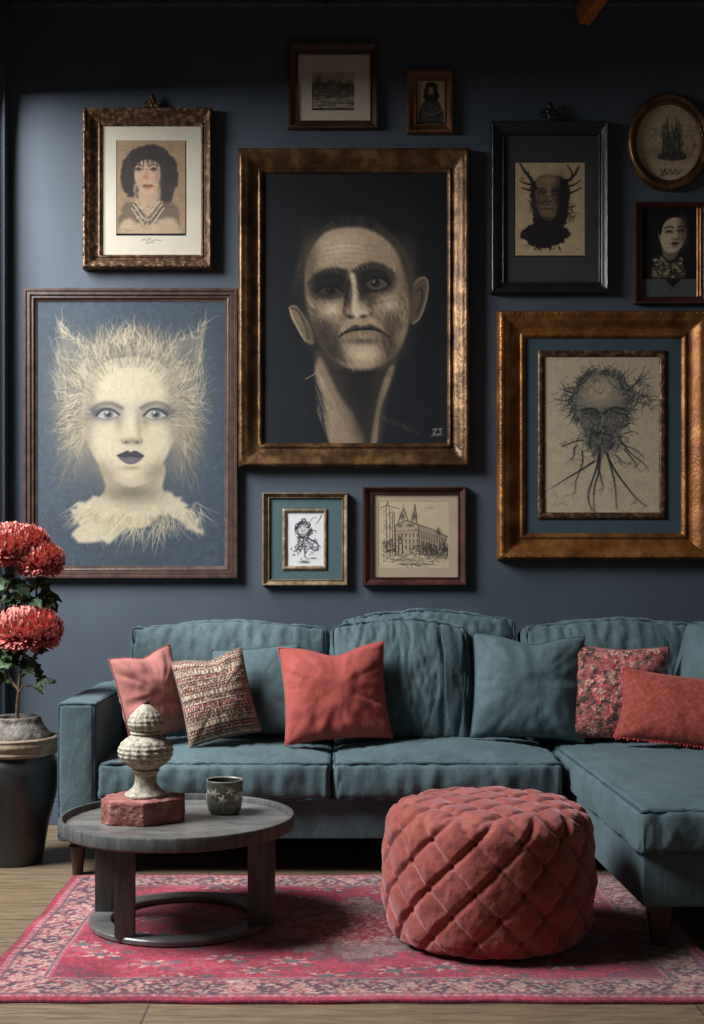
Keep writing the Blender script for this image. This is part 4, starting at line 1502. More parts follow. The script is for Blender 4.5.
def arm(xc, w, y0, y1, ztop, seed, name='arm'):
    z0 = .14
    s = SoftBox(w, y1 - y0, ztop - z0, .022, (.006, .008, .01), seed, .0025, 9)
    v, f = s.mesh((6, 26, 18))
    t = np.array([xc, (y0 + y1) / 2, (ztop + z0) / 2])
    sag = lambda p: p
    o = add(name, (v + t, f), M['teal'], sofa)
    front = s.ring(1, -1, 26) + t
    add('piping', tube(front, .0055, 7, True), M['teal_pipe'], o)
    for sd in (-1, 1):
        n = 26
        P = np.zeros((n, 3))
        P[:, 0], P[:, 1], P[:, 2] = sd, np.linspace(-1, 1, n), 1
        add('piping', tube(s(P) + t, .0055, 7), M['teal_pipe'], o)
    return o


arm(SL, .15, 4.985, 5.88, .672, 5)
arm(XR + .085, .17, 4.9, 5.88, .672, 6)


def seat(x0, x1, y0, y1, z0, z1, seed, puff=.03, taper=0.0, name='seat_cushion'):
    c = np.array([(x0 + x1) / 2, (y0 + y1) / 2, (z0 + z1) / 2])

    def post(pos, P):
        # soft radiating creases below the front seam
        w = np.clip(-P[:, 1], 0, 1) ** 8
        pos = pos.copy()
        for n in range(len(pos)):
            if w[n] > .05 and P[n, 2] < .9:
                a = mnoise.noise(Vector((pos[n, 0] * 24 + seed, pos[n, 2] * 7, seed)))
                pos[n, 1] += .011 * a * w[n]
        if taper:
            k = np.clip((y1 - (pos[:, 1] + c[1])) / (y1 - y0), 0, 1.05)
            pos[:, 0] += taper * k * (1 - P[:, 0]) / 2
        return pos
    s = SoftBox(x1 - x0, y1 - y0, z1 - z0, .028, (.008, .022, puff), seed, .006, 5, post)
    v, f = s.mesh((56, 40, 10))
    o = add(name, (v + c, f), M['teal'], sofa)
    add('piping', tube(s.ring(2, 1, 44) + c, .0058, 7, True), M['teal_pipe'], o)
    add('piping', tube(s.ring(2, -1, 44) + c, .0058, 7, True), M['teal_pipe'], o)
    return o


seat(AI + .003, S1 - .003, 4.985, 5.72, .295, .445, 11, .042)
seat(S1 + .003, S2 - .004, 4.985, 5.72, .295, .445, 12, .042)
seat(S2 + .004, XR - .004, 3.99, 5.72, .312, .456, 13, .032, .06, 'chaise_cushion')


def back(px0, px1, ptop, Y, zb, seed, lean=12, thick=.2, yaw=0, dips=()):
    """loose back cushion: photo extent of its top edge at depth Y; bottom at height zb"""
    x0, x1 = at(px0, 0, Y)[0], at(px1, 0, Y)[0]
    zt = at(0, ptop, Y)[2]
    w, h = x1 - x0, (zt - zb) / math.cos(math.radians(lean))

    def post(pos, P):
        pos = pos.copy()
        # gathered creases running down from the top seam, crown slightly sunken, bottom bulging
        for n in range(len(pos)):
            up = (P[n, 2] + 1) / 2
            a = mnoise.noise(Vector((pos[n, 0] * 22 + 4 * pos[n, 2] * P[n, 0] + seed * 2, pos[n, 2] * 3.2, seed))) + .6 * mnoise.noise(Vector((pos[n, 0] * 44 + seed, pos[n, 2] * 5, seed + 3)))
            pos[n, 1] += .010 * a * up ** 2 * (1 - abs(P[n, 0]) ** 6)
            pos[n, 1] -= .02 * (1 - up) * up * 4 * (1 - P[n, 0] ** 2) * (P[n, 1] < 0)
        pos[:, 2] += .012 * np.cos(P[:, 0] * PI * 1.0) * np.clip(P[:, 2], 0, 1) - .006 * P[:, 0] ** 2 * np.clip(P[:, 2], 0, 1)
        for (u, dep, wd) in dips:
            pos[:, 2] -= dep * np.exp(-((P[:, 0] - u) / wd) ** 2) * np.clip(P[:, 2], 0, 1)
        return pos
    s = SoftBox(w, thick, h, .03, (.01, .04, .014), seed, .011, 5, post)
    v, f = s.mesh((64, 8, 40))
    R = rotmat(yaw, -lean)
    t = np.array([(x0 + x1) / 2, Y + .02, (zt + zb) / 2])
    o = add('back_cushion', place((v, f), R, t), M['teal'], sofa)
    add('piping', tube(s.ring(1, -1, 40) @ R.T + t, .0055, 7, True), M['teal_pipe'], o)
    add('piping', tube(s.ring(1, 1, 40) @ R.T + t, .0055, 7, True), M['teal_pipe'], o)
    return o


back(133, 328, 626, 5.60, .45, 21)
back(340, 517, 617, 5.66, .45, 22)
back(332, 468, 624, 5.48, .455, 23, 13, .13)
back(522, 702, 624, 5.60, .45, 24, dips=((-.2, .006, .5),))


# cushion against the right side, seen edge-on at the border of the photo
s = SoftBox(.56, .18, .50, .03, (.01, .045, .014), 25, .006, 5)
v, f = s.mesh((26, 8, 22))
R = rotmat(-80, -12)
t = np.array([1.49, 5.22, .70])
o = add('back_cushion', place((v, f), R, t), M['teal'], sofa)
add('piping', tube(s.ring(1, -1, 36) @ R.T + t, .0055, 7, True), M['teal_pipe'], o)

leg_prof = smooth_prof([(.020, 0), (.021, .012), (.024, .05), (.030, .095), (.034, .112), (.026, .118), (.030, .124), (.038, .13), (.038, .142)], 4)
for (x, y) in [(-1.065, 5.05), (XR + .08, 5.0), (-1.065, 5.8), (XR + .08, 5.8)]:
    add('leg', lathe(leg_prof, (x, y, 0.0), 24), M['darkleg'], sofa)


def block_leg(x, y, w0, w1, h, z0=0.0):
    v = []
    for (z, w) in [(z0, w0), (h * .92, w1), (h, w1)]:
        v += [(x - w, y - w, z), (x + w, y - w, z), (x + w, y + w, z), (x - w, y + w, z)]
    f = [(3, 2, 1, 0), (8, 9, 10, 11)] + [(4 * k + i, 4 * k + (i + 1) % 4, 4 * k + 4 + (i + 1) % 4, 4 * k + 4 + i) for k in range(2) for i in range(4)]
    return v, f


add('leg', block_leg(.965, 4.09, .022, .034, .142, .0135), M['darkleg'], sofa, False)
add('leg', block_leg(1.66, 4.09, .022, .034, .142), M['darkleg'], sofa, False)


# ------------------------------------------------------------------ throw pillows
def pillow(label, w, h, thick, pos, yaw=0, lean=18, roll=0, mat=None, seed=1, chop=.0, pinch=.06, n=64, colfn=None, fringe=None, edge_mat=None, fold=.012, group=None):
    """square scatter cushion standing on its lower edge; pos = world point under the middle of that edge"""
    u = np.sin(np.linspace(-PI / 2, PI / 2, n))
    U, V = np.meshgrid(u, u, indexing='ij')
    U, V = U.ravel(), V.ravel()
    rng = np.random.default_rng(seed)
    X = w / 2 * U * (1 - pinch * (1 - V ** 2))
    Z = h / 2 * V * (1 - pinch * (1 - U ** 2))
    dip = np.exp(-((U - .06) / .42) ** 2) * np.clip((V + .15) / 1.15, 0, 1) ** 2
    Z = Z - chop * dip
    prof = (np.clip(1 - np.abs(U) ** 2.3, 0, 1) * np.clip(1 - np.abs(V) ** 2.3, 0, 1)) ** .52
    ys = []
    for sg in (-1, 1):
        y = sg * thick / 2 * prof
        for k in range(len(U)):
            p = Vector((X[k] * 7 + seed * 3, Z[k] * 7, sg * 2.0))
            a = mnoise.fractal(p, 0.9, 2.0, 3)
            # creases that run in from corners and seams
            an = math.atan2(Z[k], X[k])
            b = mnoise.noise(Vector((an * 3.4 + seed, math.hypot(X[k], Z[k]) * 3, seed + sg)))
            rad = min(1, math.hypot(U[k], V[k]))
            y[k] += sg * (a * fold * .55 + (abs(b) - .25) * fold * 1.5 * rad ** 2) * prof[k] ** .6
        y += -sg * chop * .5 * np.exp(-((U - .06) / .12) ** 2) * np.clip(V, 0, 1) ** 1.2 * prof ** .5
        ys.append(y)
    V0 = np.stack([X, ys[0], Z], 1)
    V1 = np.stack([X, ys[1], Z], 1)
    f0 = grid_faces(n, n)
    f1 = [tuple(reversed(q)) for q in f0]
    vf = join([(V0, f0), (V1, f1)])
    R = rotmat(yaw, -lean, roll)
    pos = np.asarray(pos, float)
    low = (vf[0] @ R.T)[:, 2].min()
    t = pos - [0, 0, low]
    base = pos
    col = None
    if colfn is not None:
        c = lin(colfn(U, V, rng))
        col = np.vstack([c, c])
    o = add('throw_pillow', place(vf, R, t), mat, None, True, loc=base, col=col)
    tag(o, label, 'cushion', group)
    e = np.concatenate([np.stack([np.linspace(-1, 1, n, endpoint=False)[:, None] * 0 + k for k in (0,)], 0).ravel()[:0]])
    ring = np.concatenate([np.arange(n) * n, (n - 1) * n + np.arange(1, n), (np.arange(n - 2, -1, -1)) * n + (n - 1), np.arange(n - 2, 0, -1)])
    rp = (V0[ring] + V1[ring]) / 2
    add('piping', tube(rp @ R.T + t, .0042, 6, True), edge_mat or mat, o)
    if fringe:
        parts = []
        for side in fringe:
            for q in np.linspace(-.97, .97, 46):
                k = np.argmin((U - (q if side in 'bt' else (1 if side == 'r' else -1))) ** 2 + (V - ((-1 if side == 'b' else 1) if side in 'bt' else q)) ** 2)
                p = V0[k]
                dv = {'b': (0, 0, -1), 't': (0, 0, 1), 'l': (-1, 0, 0), 'r': (1, 0, 0)}[side]
                dv = np.array(dv) + rng.normal(0, .35, 3)
                parts.append(tube([p, p + dv * .004, p + dv * .009], [.003, .0042, .0025], 5))
        v, f = join(parts)
        add('trim', (v @ R.T + t, f), edge_mat or mat, o)
    return o


def kilim(U, V, rng):
    """cream and brown woven bands with rows of dark and red motifs"""
    n = len(U)
    cream, brown, dark, red, rust = [np.array(c, float) for c in [(182, 158, 136), (122, 96, 82), (54, 42, 44), (140, 56, 62), (152, 92, 80)]]
    c = np.tile(cream, (n, 1))
    y = (V + 1) * 7.0
    k = np.floor(y).astype(int)
    fy = y - k
    x = (U + 1) * 9
    pat = {0: 'd', 1: 'z', 2: 'c', 3: 'd', 4: 'z', 5: 'r', 6: 'd', 7: 'c', 8: 'z', 9: 'd', 10: 'r', 11: 'c', 12: 'z', 13: 'd'}
    for i in range(n):
        p = pat.get(int(k[i]), 'c')
        fx = x[i] % 1.0
        r = rng.random()
        if fy[i] < .16:
            c[i] = dark if r < .75 else brown
        elif fy[i] < .30:
            c[i] = cream
        elif p == 'd':
            d = abs(fx - .5) + abs(fy[i] - .62) * 1.3
            c[i] = red if d < .2 else (dark if d < .34 else (cream if d < .46 else brown))
        elif p == 'z':
            d = abs(fy[i] - (.35 + .6 * abs(((x[i] * 1.5) % 1) - .5) * 2 * .8))
            c[i] = dark if d < .13 else (rust if d < .28 else cream)
        elif p == 'r':
            c[i] = red if ((x[i] * 2) % 1) < .45 else (cream if r < .7 else dark)
        else:
            c[i] = brown if ((x[i] * 3) % 1) < .4 else cream
    c *= (1 + rng.normal(0, .24, n))[:, None]
    return np.clip(c, 20, 240)


def floral(U, V, rng):
    """dense small flowers in coral and rose with dark olive leaves"""
    n = len(U)
    c = np.tile(np.array((150, 84, 80.)), (n, 1))
    cols = [((186, 96, 92), .5), ((206, 132, 120), .22), ((62, 50, 46), .6), ((74, 74, 58), .34), ((164, 62, 66), .3), ((196, 158, 138), .14), ((60, 46, 44), .5)]
    for k in range(560):
        cu, cv = rng.uniform(-1, 1, 2)
        col, r = cols[rng.integers(len(cols))]
        s = rng.uniform(.03, .085)
        du, dv = U - cu, V - cv
        a = np.arctan2(dv, du)
        d = np.hypot(du, dv)
        m = d < s * (.7 + .35 * np.cos(5 * a + k))
        c[m] = np.array(col) * rng.uniform(.8, 1.15)
        m2 = d < s * .25
        c[m2] = (70, 50, 46)
    c *= (1 + rng.normal(0, .14, n))[:, None]
    return np.clip(c, 20, 235)


M['pink'] = linen('dusty pink linen', (170, 108, 99), (180, 116, 106), (191, 127, 117), .3, (255, 220, 210))
M['pink_pipe'] = linen('dusty rose piping', (140, 78, 76), (150, 86, 84), (160, 96, 92), .2, (255, 220, 210))
M['coral'] = linen('coral cotton', (156, 70, 63), (168, 78, 70), (182, 90, 80), .3, (255, 200, 190))
M['rust'] = mottled('rust red boucle', [(.3, (122, 50, 40)), (.5, (146, 62, 50)), (.7, (168, 80, 66))], 60, 4, .85, bstr=.6, bscale=190, bdist=.004, sheen=.4, sheen_tint=(255, 190, 170))
M['rust_trim'] = mottled('crimson trim', [(.3, (150, 40, 48)), (.7, (186, 62, 66))], 60, 3, .85, bstr=.3)
M['cream_pipe'] = mottled('brown woven edge', [(.3, (110, 88, 76)), (.7, (160, 136, 118))], 60, 3, .9, bstr=.3)
M['woven'] = attr_mat('woven wool', .9, .15, .2, 300, .4, .002)
M['printed'] = attr_mat('printed cotton', .85, .2, .2, 300, .3, .002)

SZ = .480
def spot(px, Y):
    """place on the seat below the photo column px at depth Y"""
    return np.array([(px - CX) / F * Y, Y, SZ])


pillow('dusty pink cushion with piped edge leaning on the left arm', .285, .355, .15, (-.815, 5.26, SZ), 38, 12, -10, M['pink'], 31, .02, .05, edge_mat=M['pink_pipe'], fold=.02)
pillow('cream and brown woven cushion with rows of small red motifs', .29, .345, .14, spot(216, 5.22), 14, 14, -11, M['woven'], 32, .018, .05, 110, kilim, None, M['cream_pipe'])
pillow('plain teal cushion tucked behind woven and coral cushions, left seat', .37, .375, .13, spot(257, 5.385), -6, 15, -5, M['teal'], 33, .0, .05, edge_mat=M['teal_pipe'])
pillow('bright coral square cushion with pinched top, middle of sofa', .435, .395, .17, spot(335, 5.28), 8, 15, -3, M['coral'], 34, .035, .07, fold=.022)
pillow('large plain teal square cushion with pinched top on right half of sofa', .46, .435, .19, spot(528, 5.36), -3, 15, 2, M['teal'], 35, .03, .06, fold=.02, edge_mat=M['teal_pipe'])
pillow('coral and black floral cushion on the chaise end', .415, .40, .15, spot(615, 5.32), -10, 18, 2, M['printed'], 36, .006, .08, 110, floral, None, M['pink_pipe'])
pillow('rust red lumbar cushion with crimson trim at right edge of photo', .50, .29, .16, np.array([1.295, 5.08, SZ]), -14, 26, 6, M['rust'], 37, .0, .07, 64, None, 'b', M['rust_trim'])
# ------------------------------------------------------------------ rug
RUGZ = .012
RX0, RX1, RY0, RY1 = -1.07, 1.09, 3.572, 5.0


def rug():
    nx, ny = 640, 430
    xs, ys = np.linspace(RX0, RX1, nx), np.linspace(RY0, RY1, ny)
    X, Y = np.meshgrid(xs, ys, indexing='ij')
    rng = np.random.default_rng(40)
    rasp, deep, pink, beige, dark, teal, rose = [np.array(c, float) for c in [(138, 40, 58), (100, 28, 44), (152, 100, 102), (152, 124, 114), (56, 40, 52), (68, 70, 74), (142, 66, 80)]]
    dx = np.minimum(X - RX0, RX1 - X)
    dy = np.minimum(Y - RY0, RY1 - Y)
    d = np.minimum(dx, dy)
    along = np.where(dx < dy, Y, X)
    c = np.tile(rasp, (nx, ny, 1))
    n1 = np.array(value_noise(nx, ny, 9, rng))
    n2 = value_noise(nx, ny, 3, rng)
    n3 = value_noise(nx, ny, 45, rng)

    def put(m, col, a=1.0):
        c[m] = c[m] * (1 - a) + np.asarray(col) * a
    cx, cy = 0.02, 4.28
    u, v = X - cx, Y - cy
    # central medallion, beige and worn, with stepped diamond edge
    stp = np.round(np.abs(u) * 60) / 60 * .62 + np.round(np.abs(v) * 60) / 60 + .02 * np.cos(np.abs(u) * 90) + .02 * np.cos(np.abs(v) * 110)
    put(stp < .38, beige * .9, .85)
    put((stp < .38) & (n2 > .62), dark, .5)
    put((stp < .38) & (n1 > .6), deep, .6)
    put((stp > .37) & (stp < .39), dark, .5)
    put(stp < .2, rasp, .85)
    put((stp < .2) & (n2 > .6), beige, .7)
    put((stp < .2) & (stp > .185), beige, .8)
    # corner pieces
    for sx in (-1, 1):
        for sy in (-1, 1):
            q = np.abs(X - (RX0 + .19 if sx < 0 else RX1 - .19)) * .75 + np.abs(Y - (RY0 + .19 if sy < 0 else RY1 - .19))
            put((np.round(q * 24) / 24 < .16) & (n2 > .52), dark * 1.1, .7)
    # scattered sprigs in the field
    spr = [(-.62, .40), (-.40, .33), (-.70, .10), (-.30, .45), (.25, .42), (.60, .40), (.48, .16), (.75, .12), (-.10, .50), (-.78, .30), (.40, .52), (-.52, .52), (.80, .34), (-.55, .20), (.1, .46), (-.2, .36), (.62, .27), (-.86, .2)]
    for (a, b) in spr:
        for sy in (-1, 1):
            du, dv = X - cx - a, (Y - cy) - sy * b
            r = np.hypot(du / 1.5, dv)
            th = np.arctan2(dv, du / 1.5)
            fl = r < .042 * (.65 + .4 * np.cos(6 * th + a * 20))
            put(fl & (n2 > .3), beige, .9)
            put((r < .018) & (n2 > .3), teal, .9)
            for (ox, oy) in [(.075, .02), (-.08, -.015), (.05, -.04), (-.05, .045)]:
                q = np.hypot((du - ox) / 1.6, dv - oy)
                put((q < .015) & (n2 > .25), teal if ox > 0 else rose, .85)
    # borders
    put(d < .195, rose, .9)
    put(d < .185, beige * [1, .86, .86], 1)
    s = (along * 6.4) % 1.0
    t = (d - .05) / .125
    mid = (d > .05) & (d < .175)
    dm = np.abs(s - .5) * 1.15 + np.abs(t - .5) * 1.1
    put(mid & (dm < .44), rose * .95, .75)
    put(mid & (dm < .33), dark, .85)
    put(mid & (dm < .20), beige, .9)
    put(mid & (dm < .10), deep, .9)
    zz = np.abs(t - (.5 + .44 * np.cos(along * 6.4 * 2 * PI)))
    put(mid & (zz < .09), dark * 1.15, .8)
    put(mid & (np.abs(t - (.5 - .44 * np.cos(along * 6.4 * 2 * PI))) < .07), rasp, .75)
    put(mid & (n2 > .66), beige * .95, .8)
    put(mid & (n2 < .30), dark * 1.2, .6)
    put((d > .045) & (d < .056), dark * 1.3, .7)
    put((d > .172) & (d < .180), dark * 1.3, .7)
    s2 = (along * 32) % 1
    put((d > .024) & (d < .045), np.where((s2 < .5)[..., None], pink, rose)[(d > .024) & (d < .045)], .9)
    put(d < .024, rasp, 1)
    put(d < .006, deep, 1)
    # wear and yarn
    c *= (1 + (n3 - .5) * .3 + (n2 - .5) * .35)[..., None] * (1 + rng.normal(0, .11, (nx, ny)))[..., None]
    wear = np.clip((n3 * .5 + n1 * .5 - .62) * 3, 0, .5)[..., None]
    c = c * (1 - wear) + pink * .95 * wear
    Z = RUGZ + .0022 * (rng.random((nx, ny)) - .5) + .003 * (n3 - .5)
    Z -= .006 * np.exp(-d / .006)
    # slightly wavy outline
    wx = .006 * np.sin(Y * 7.3) + .004 * np.sin(Y * 17)
    wy = .004 * np.sin(X * 6.1) + .003 * np.sin(X * 19)
    V = np.stack([X + wx * (1 - np.abs(X) / 2), Y + wy, Z], -1)
    V = V.reshape(-1, 3)
    f = grid_faces(nx, ny)
    col = lin(np.clip(c, 8, 245).reshape(-1, 3))
    ring = np.concatenate([np.arange(nx) * ny, (nx - 1) * ny + np.arange(1, ny), np.arange(nx - 2, -1, -1) * ny + ny - 1, np.arange(ny - 2, 0, -1)])
    low = V[ring].copy()
    low[:, 2] = .0005
    k0 = len(V)
    m = len(ring)
    V = np.vstack([V, low])
    col = np.vstack([col, np.tile(lin(deep), (m, 1))])
    f += [(int(ring[a]), k0 + a, k0 + (a + 1) % m, int(ring[(a + 1) % m])) for a in range(m)]
    return (V, f), np.clip(col, 0, 1)


M['rug'] = attr_mat('knotted wool', .95, .1, .25)
vf, col = rug()
o = add('rug', vf, M['rug'], None, True, loc=(0, 4.28, 0), col=col)
tag(o, 'raspberry red oriental rug with patterned pink border on the plank floor', 'rug')

# ------------------------------------------------------------------ tufted round ottoman
OX, OY, OR, OH = (487.5 - CX) / F * 4.18, 4.17, .328, .442
NT = 14


def ottoman():
    prof = []
    for r in np.linspace(0.002, OR - .085, 46):
        prof.append((r, OH - .012 * (r / OR) ** 2, 0, 1.0, 0.0))
    for a in np.linspace(0, PI / 2, 26)[1:]:
        prof.append((OR - .085 + .085 * math.sin(a) * .98, OH - .0085 - .085 + .085 * math.cos(a), math.sin(a), math.cos(a), min(1, a / (PI / 2) * 1.6)))
    zt = prof[-1][1]
    for z in np.linspace(zt, .036, 62)[1:]:
        t = (zt - z) / (zt - .036)
        prof.append((OR - .0017 + .014 * math.sin(PI * t) - .012 * t ** 3, z, 1, 0, 1.0))
    r1 = prof[-1][0]
    for a in np.linspace(0, PI / 2, 12)[1:]:
        prof.append((r1 - .032 + .032 * math.cos(a), .036 - .032 * math.sin(a), math.cos(a), -math.sin(a), 1.0))
    prof.append((.05, .004, 0, -1, 1.0))
    n = 420
    V = []
    tuft_z0 = .065
    cell = 2 * PI / NT
    hz = .150
    for (r, z, nr, nz, ws) in prof:
        for k in range(n):
            th = 2 * PI * k / n
            # side lattice
            a = th / cell + (z - tuft_z0) / hz
            b = th / cell - (z - tuft_z0) / hz
            sa, sb = abs(math.sin(PI * a)), abs(math.sin(PI * b))
            dd = math.hypot(sa, sb)
            hs = min(1, sa * 2.1) ** .7 * min(1, sb * 2.1) ** .7 * (.75 + .25 * sa * sb) - 1.1 * math.exp(-(dd / .22) ** 2)
            # top lattice
            x, y = r * math.cos(th + .2), r * math.sin(th + .2)
            ta, tb = (x + y) / .150, (x - y) / .150
            s1, s2 = abs(math.sin(PI * ta)), abs(math.sin(PI * tb))
            d2 = math.hypot(s1, s2)
            ht = min(1, s1 * 2.1) ** .7 * min(1, s2 * 2.1) ** .7 * (.75 + .25 * s1 * s2) - 1.1 * math.exp(-(d2 / .22) ** 2)
            low = 1 if z > .05 else max(0, z / .05) ** .7 * .9
            h = (hs * ws + ht * (1 - ws)) * low
            wr = fbm((r * math.cos(th), r * math.sin(th), z), 14, 3) * .0045 + fbm((r * math.cos(th), r * math.sin(th), z), 60, 2) * .0010
            e = .020 * (h - .66) + wr * low
            rr = max(.0015, r + nr * e)
            V.append((OX + rr * math.cos(th), OY + rr * math.sin(th), RUGZ + z + nz * e))
    f = [q for q in grid_faces(len(prof), n, False, True)]
    f.append(tuple(range(n))[::-1])
    f.append(tuple((len(prof) - 1) * n + a for a in range(n)))
    return (np.array(V), [tuple(reversed(q)) for q in f]), tuft_z0, hz, cell


def velvet():
    m, nt, b = new_mat('faded coral velvet')
    v = mapped(nt)
    n = noise_node(nt, 9, 6, .7, v, .4)
    r = ramp_node(nt, [(.3, (118, 57, 47)), (.5, (144, 73, 62)), (.72, (166, 97, 87))])
    nt.links.new(n.outputs['Fac'], r.inputs['Fac'])
    nt.links.new(r.outputs['Color'], b.inputs['Base Color'])
    b.inputs['Roughness'].default_value = .85
    b.inputs['Specular IOR Level'].default_value = .15
    b.inputs['Sheen Weight'].default_value = .55
    b.inputs['Sheen Roughness'].default_value = .5
    b.inputs['Sheen Tint'].default_value = rgba((255, 205, 210))
    n2 = noise_node(nt, 150, 3, .6, v)
    n3 = noise_node(nt, 28, 3, .5, v, .6)
    b1 = bump(nt, b, n2.outputs['Fac'], .5, .004)
    b2 = nt.nodes.new('ShaderNodeBump')
    b2.inputs['Strength'].default_value = .25
    b2.inputs['Distance'].default_value = .008
    nt.links.new(n3.outputs['Fac'], b2.inputs['Height'])
    nt.links.new(b2.outputs['Normal'], b1.inputs['Normal'])
    return m


M['velvet'] = velvet()
M['velvet_button'] = mottled('dark coral button', [(.3, (112, 48, 44)), (.7, (136, 62, 56))], 30, 3, .85, bstr=.3, sheen=.4)
(vo, fo), tz0, hz, cell = ottoman()
pouf = thing('ottoman', (OX, OY, RUGZ), 'round button-tufted coral velvet ottoman on the rug', 'ottoman')
add('cover', (vo, fo), M['velvet'], pouf)
bm = bmesh.new()
bmesh.ops.create_uvsphere(bm, u_segments=10, v_segments=6, radius=1)
bv, bf = from_bm(bm)
for row in range(0, 6):
    z = tz0 + row * hz / 2
    if z > OH - .10:
        continue
    for k in range(NT):
        th = (k + (.5 if row % 2 else 0)) * cell
        if row == 0 or math.sin(th) > .35:
            continue
        # seat the button in its dimple
        rr = min(math.hypot(p[0] - OX, p[1] - OY) for p in vo if abs(p[2] - RUGZ - z) < .012 and abs(math.atan2(p[1] - OY, p[0] - OX) - math.atan2(math.sin(th), math.cos(th))) < .02)
        q = bv * [.010, .006, .010]
        a = th + PI / 2
        R = np.array([[math.cos(a), -math.sin(a), 0], [math.sin(a), math.cos(a), 0], [0, 0, 1]])
        add('button', (q @ R.T + [OX + (rr + .001) * math.cos(th), OY + (rr + .001) * math.sin(th), RUGZ + z], bf), M['velvet_button'], pouf)

# ------------------------------------------------------------------ coffee table
M['zinc'] = mottled('weathered grey timber top', [(.25, (76, 74, 72)), (.5, (102, 99, 96)), (.75, (130, 127, 123))], 7, 7, .3, stretch=(1, 2.5, 1), bstr=.3, spec=.5, dist=.5)
M['greywood'] = mottled('dark grey brown wood', [(.25, (50, 52, 50)), (.5, (74, 75, 73)), (.75, (99, 99, 97))], 6, 7, .5, stretch=(6, 6, 1), bstr=.35, dist=.3)
TX, TY = (177.5 - CX) / F * 4.33, 4.33
TZ = .353
table = thing('coffee_table', (TX, TY, RUGZ), 'round grey wood tray-top coffee table with ring base', 'table')
add('table_top', lathe([(.01, -.022), (.355, -.022), (.372, -.018), (.372, 0), (.01, 0)], (TX, TY, TZ), 96, True, True), M['zinc'], table, 'auto')
add('rim', lathe([(.367, -.020), (.384, -.024), (.389, -.018), (.389, .016), (.386, .021), (.376, .021), (.373, .016), (.371, -.001), (.367, -.020)], (TX, TY, TZ), 128, False, False), M['greywood'], table, 'auto')
BX, BY = TX + .012, TY + .02
add('base_ring', lathe([(.236, .002), (.303, .002), (.307, .006), (.307, .018), (.303, .022), (.236, .022), (.232, .018), (.232, .006), (.236, .002)], (BX, BY, RUGZ), 96, False, False), M['zinc'], table, 'auto')
for (px, D, w, t) in [(125, 4.10, .062, .036), (105.5, 4.40, .066, .036), (261.5, 4.24, .088, .040)]:
    x = (px - CX) / F * D
    add('leg', box(x - w / 2, x + w / 2, D - t / 2, D + t / 2, RUGZ + .02, TZ - .020, .003), M['greywood'], table, 'auto')

# terracotta block
M['brick'] = mottled('rough terracotta', [(.25, (108, 62, 57)), (.5, (140, 86, 78)), (.75, (176, 126, 116))], 22, 7, .9, bstr=.9, bscale=70, bdist=.006)
KX, KY = (144 - CX) / F * 4.33, 4.335
poly = [(-.095, -.100), (.016, -.118), (.128, -.035), (.128, .065), (.03, .112), (-.085, .108), (-.134, .04), (-.134, -.055)]


def rough_block():
    bm = bmesh.new()
    vs = [bm.verts.new((KX + x, KY + y, TZ)) for x, y in poly]
    f = bm.faces.new(vs)
    r = bmesh.ops.extrude_face_region(bm, geom=[f])
    for e in r['geom']:
        if isinstance(e, bmesh.types.BMVert):
            e.co.z = TZ + .078
    bmesh.ops.recalc_face_normals(bm, faces=bm.faces[:])
    bmesh.ops.bevel(bm, geom=bm.edges[:], offset=.005, segments=2, affect='EDGES', profile=.6)
    bmesh.ops.triangulate(bm, faces=bm.faces[:])
    for _ in range(4):
        bmesh.ops.subdivide_edges(bm, edges=[e for e in bm.edges if e.calc_length() > .008], cuts=1)
        bmesh.ops.triangulate(bm, faces=[q for q in bm.faces if len(q.verts) > 3])
    bm.normal_update()
    off = [(v, v.normal.copy(), fbm(v.co, 55, 4) * .003 + fbm(v.co, 14, 3) * .0012) for v in bm.verts]
    for v, n, a in off:
        if v.co.z > TZ + .002:
            v.co += n * a
    return from_bm(bm)


o = add('brick_block', rough_block(), M['brick'], None, 'auto', loc=(KX, KY, TZ))
tag(o, 'rough octagonal terracotta block lying on the coffee table', 'block')

# stone finial
BZ = TZ + .0795
FX, FY_ = (145.5 - CX) / F * 4.34, 4.345
s_ = 4.34 / F
pr_px = [(20.5, 0), (20.5, 2.2), (18.5, 4), (14, 8), (11.2, 13), (10.6, 18), (11.4, 22), (14, 25.5), (13.2, 27.5), (20, 32), (25.5, 38), (27.2, 44), (26, 50), (21.5, 56), (15.5, 60), (13.2, 61.5), (15.2, 62.8), (14.2, 65), (15.6, 67), (17.4, 71), (17.2, 76), (14, 82), (9.2, 87), (5.2, 90.2), (2.6, 91.8)]
prof = smooth_prof([(r * s_, z * s_) for r, z in pr_px], 6)


def relief(th, r, z):
    zz = z / s_
    w = 1.0 if (34 < zz < 55) else (.7 if 64 < zz < 84 else .0)
    if w == 0:
        return r + .0004 * mnoise.noise(Vector((math.cos(th) * r * 300, math.sin(th) * r * 300, z * 300)))
    p = Vector((math.cos(th) * r, math.sin(th) * r, z))
    a = math.sin(th * 8 + zz * .7) * math.sin(th * 8 - zz * .7)
    b = mnoise.noise(p * 130) + .5 * mnoise.noise(p * 260)
    return r + w * .0038 * (max(-.4, a * .8 + b * .7) - .2)


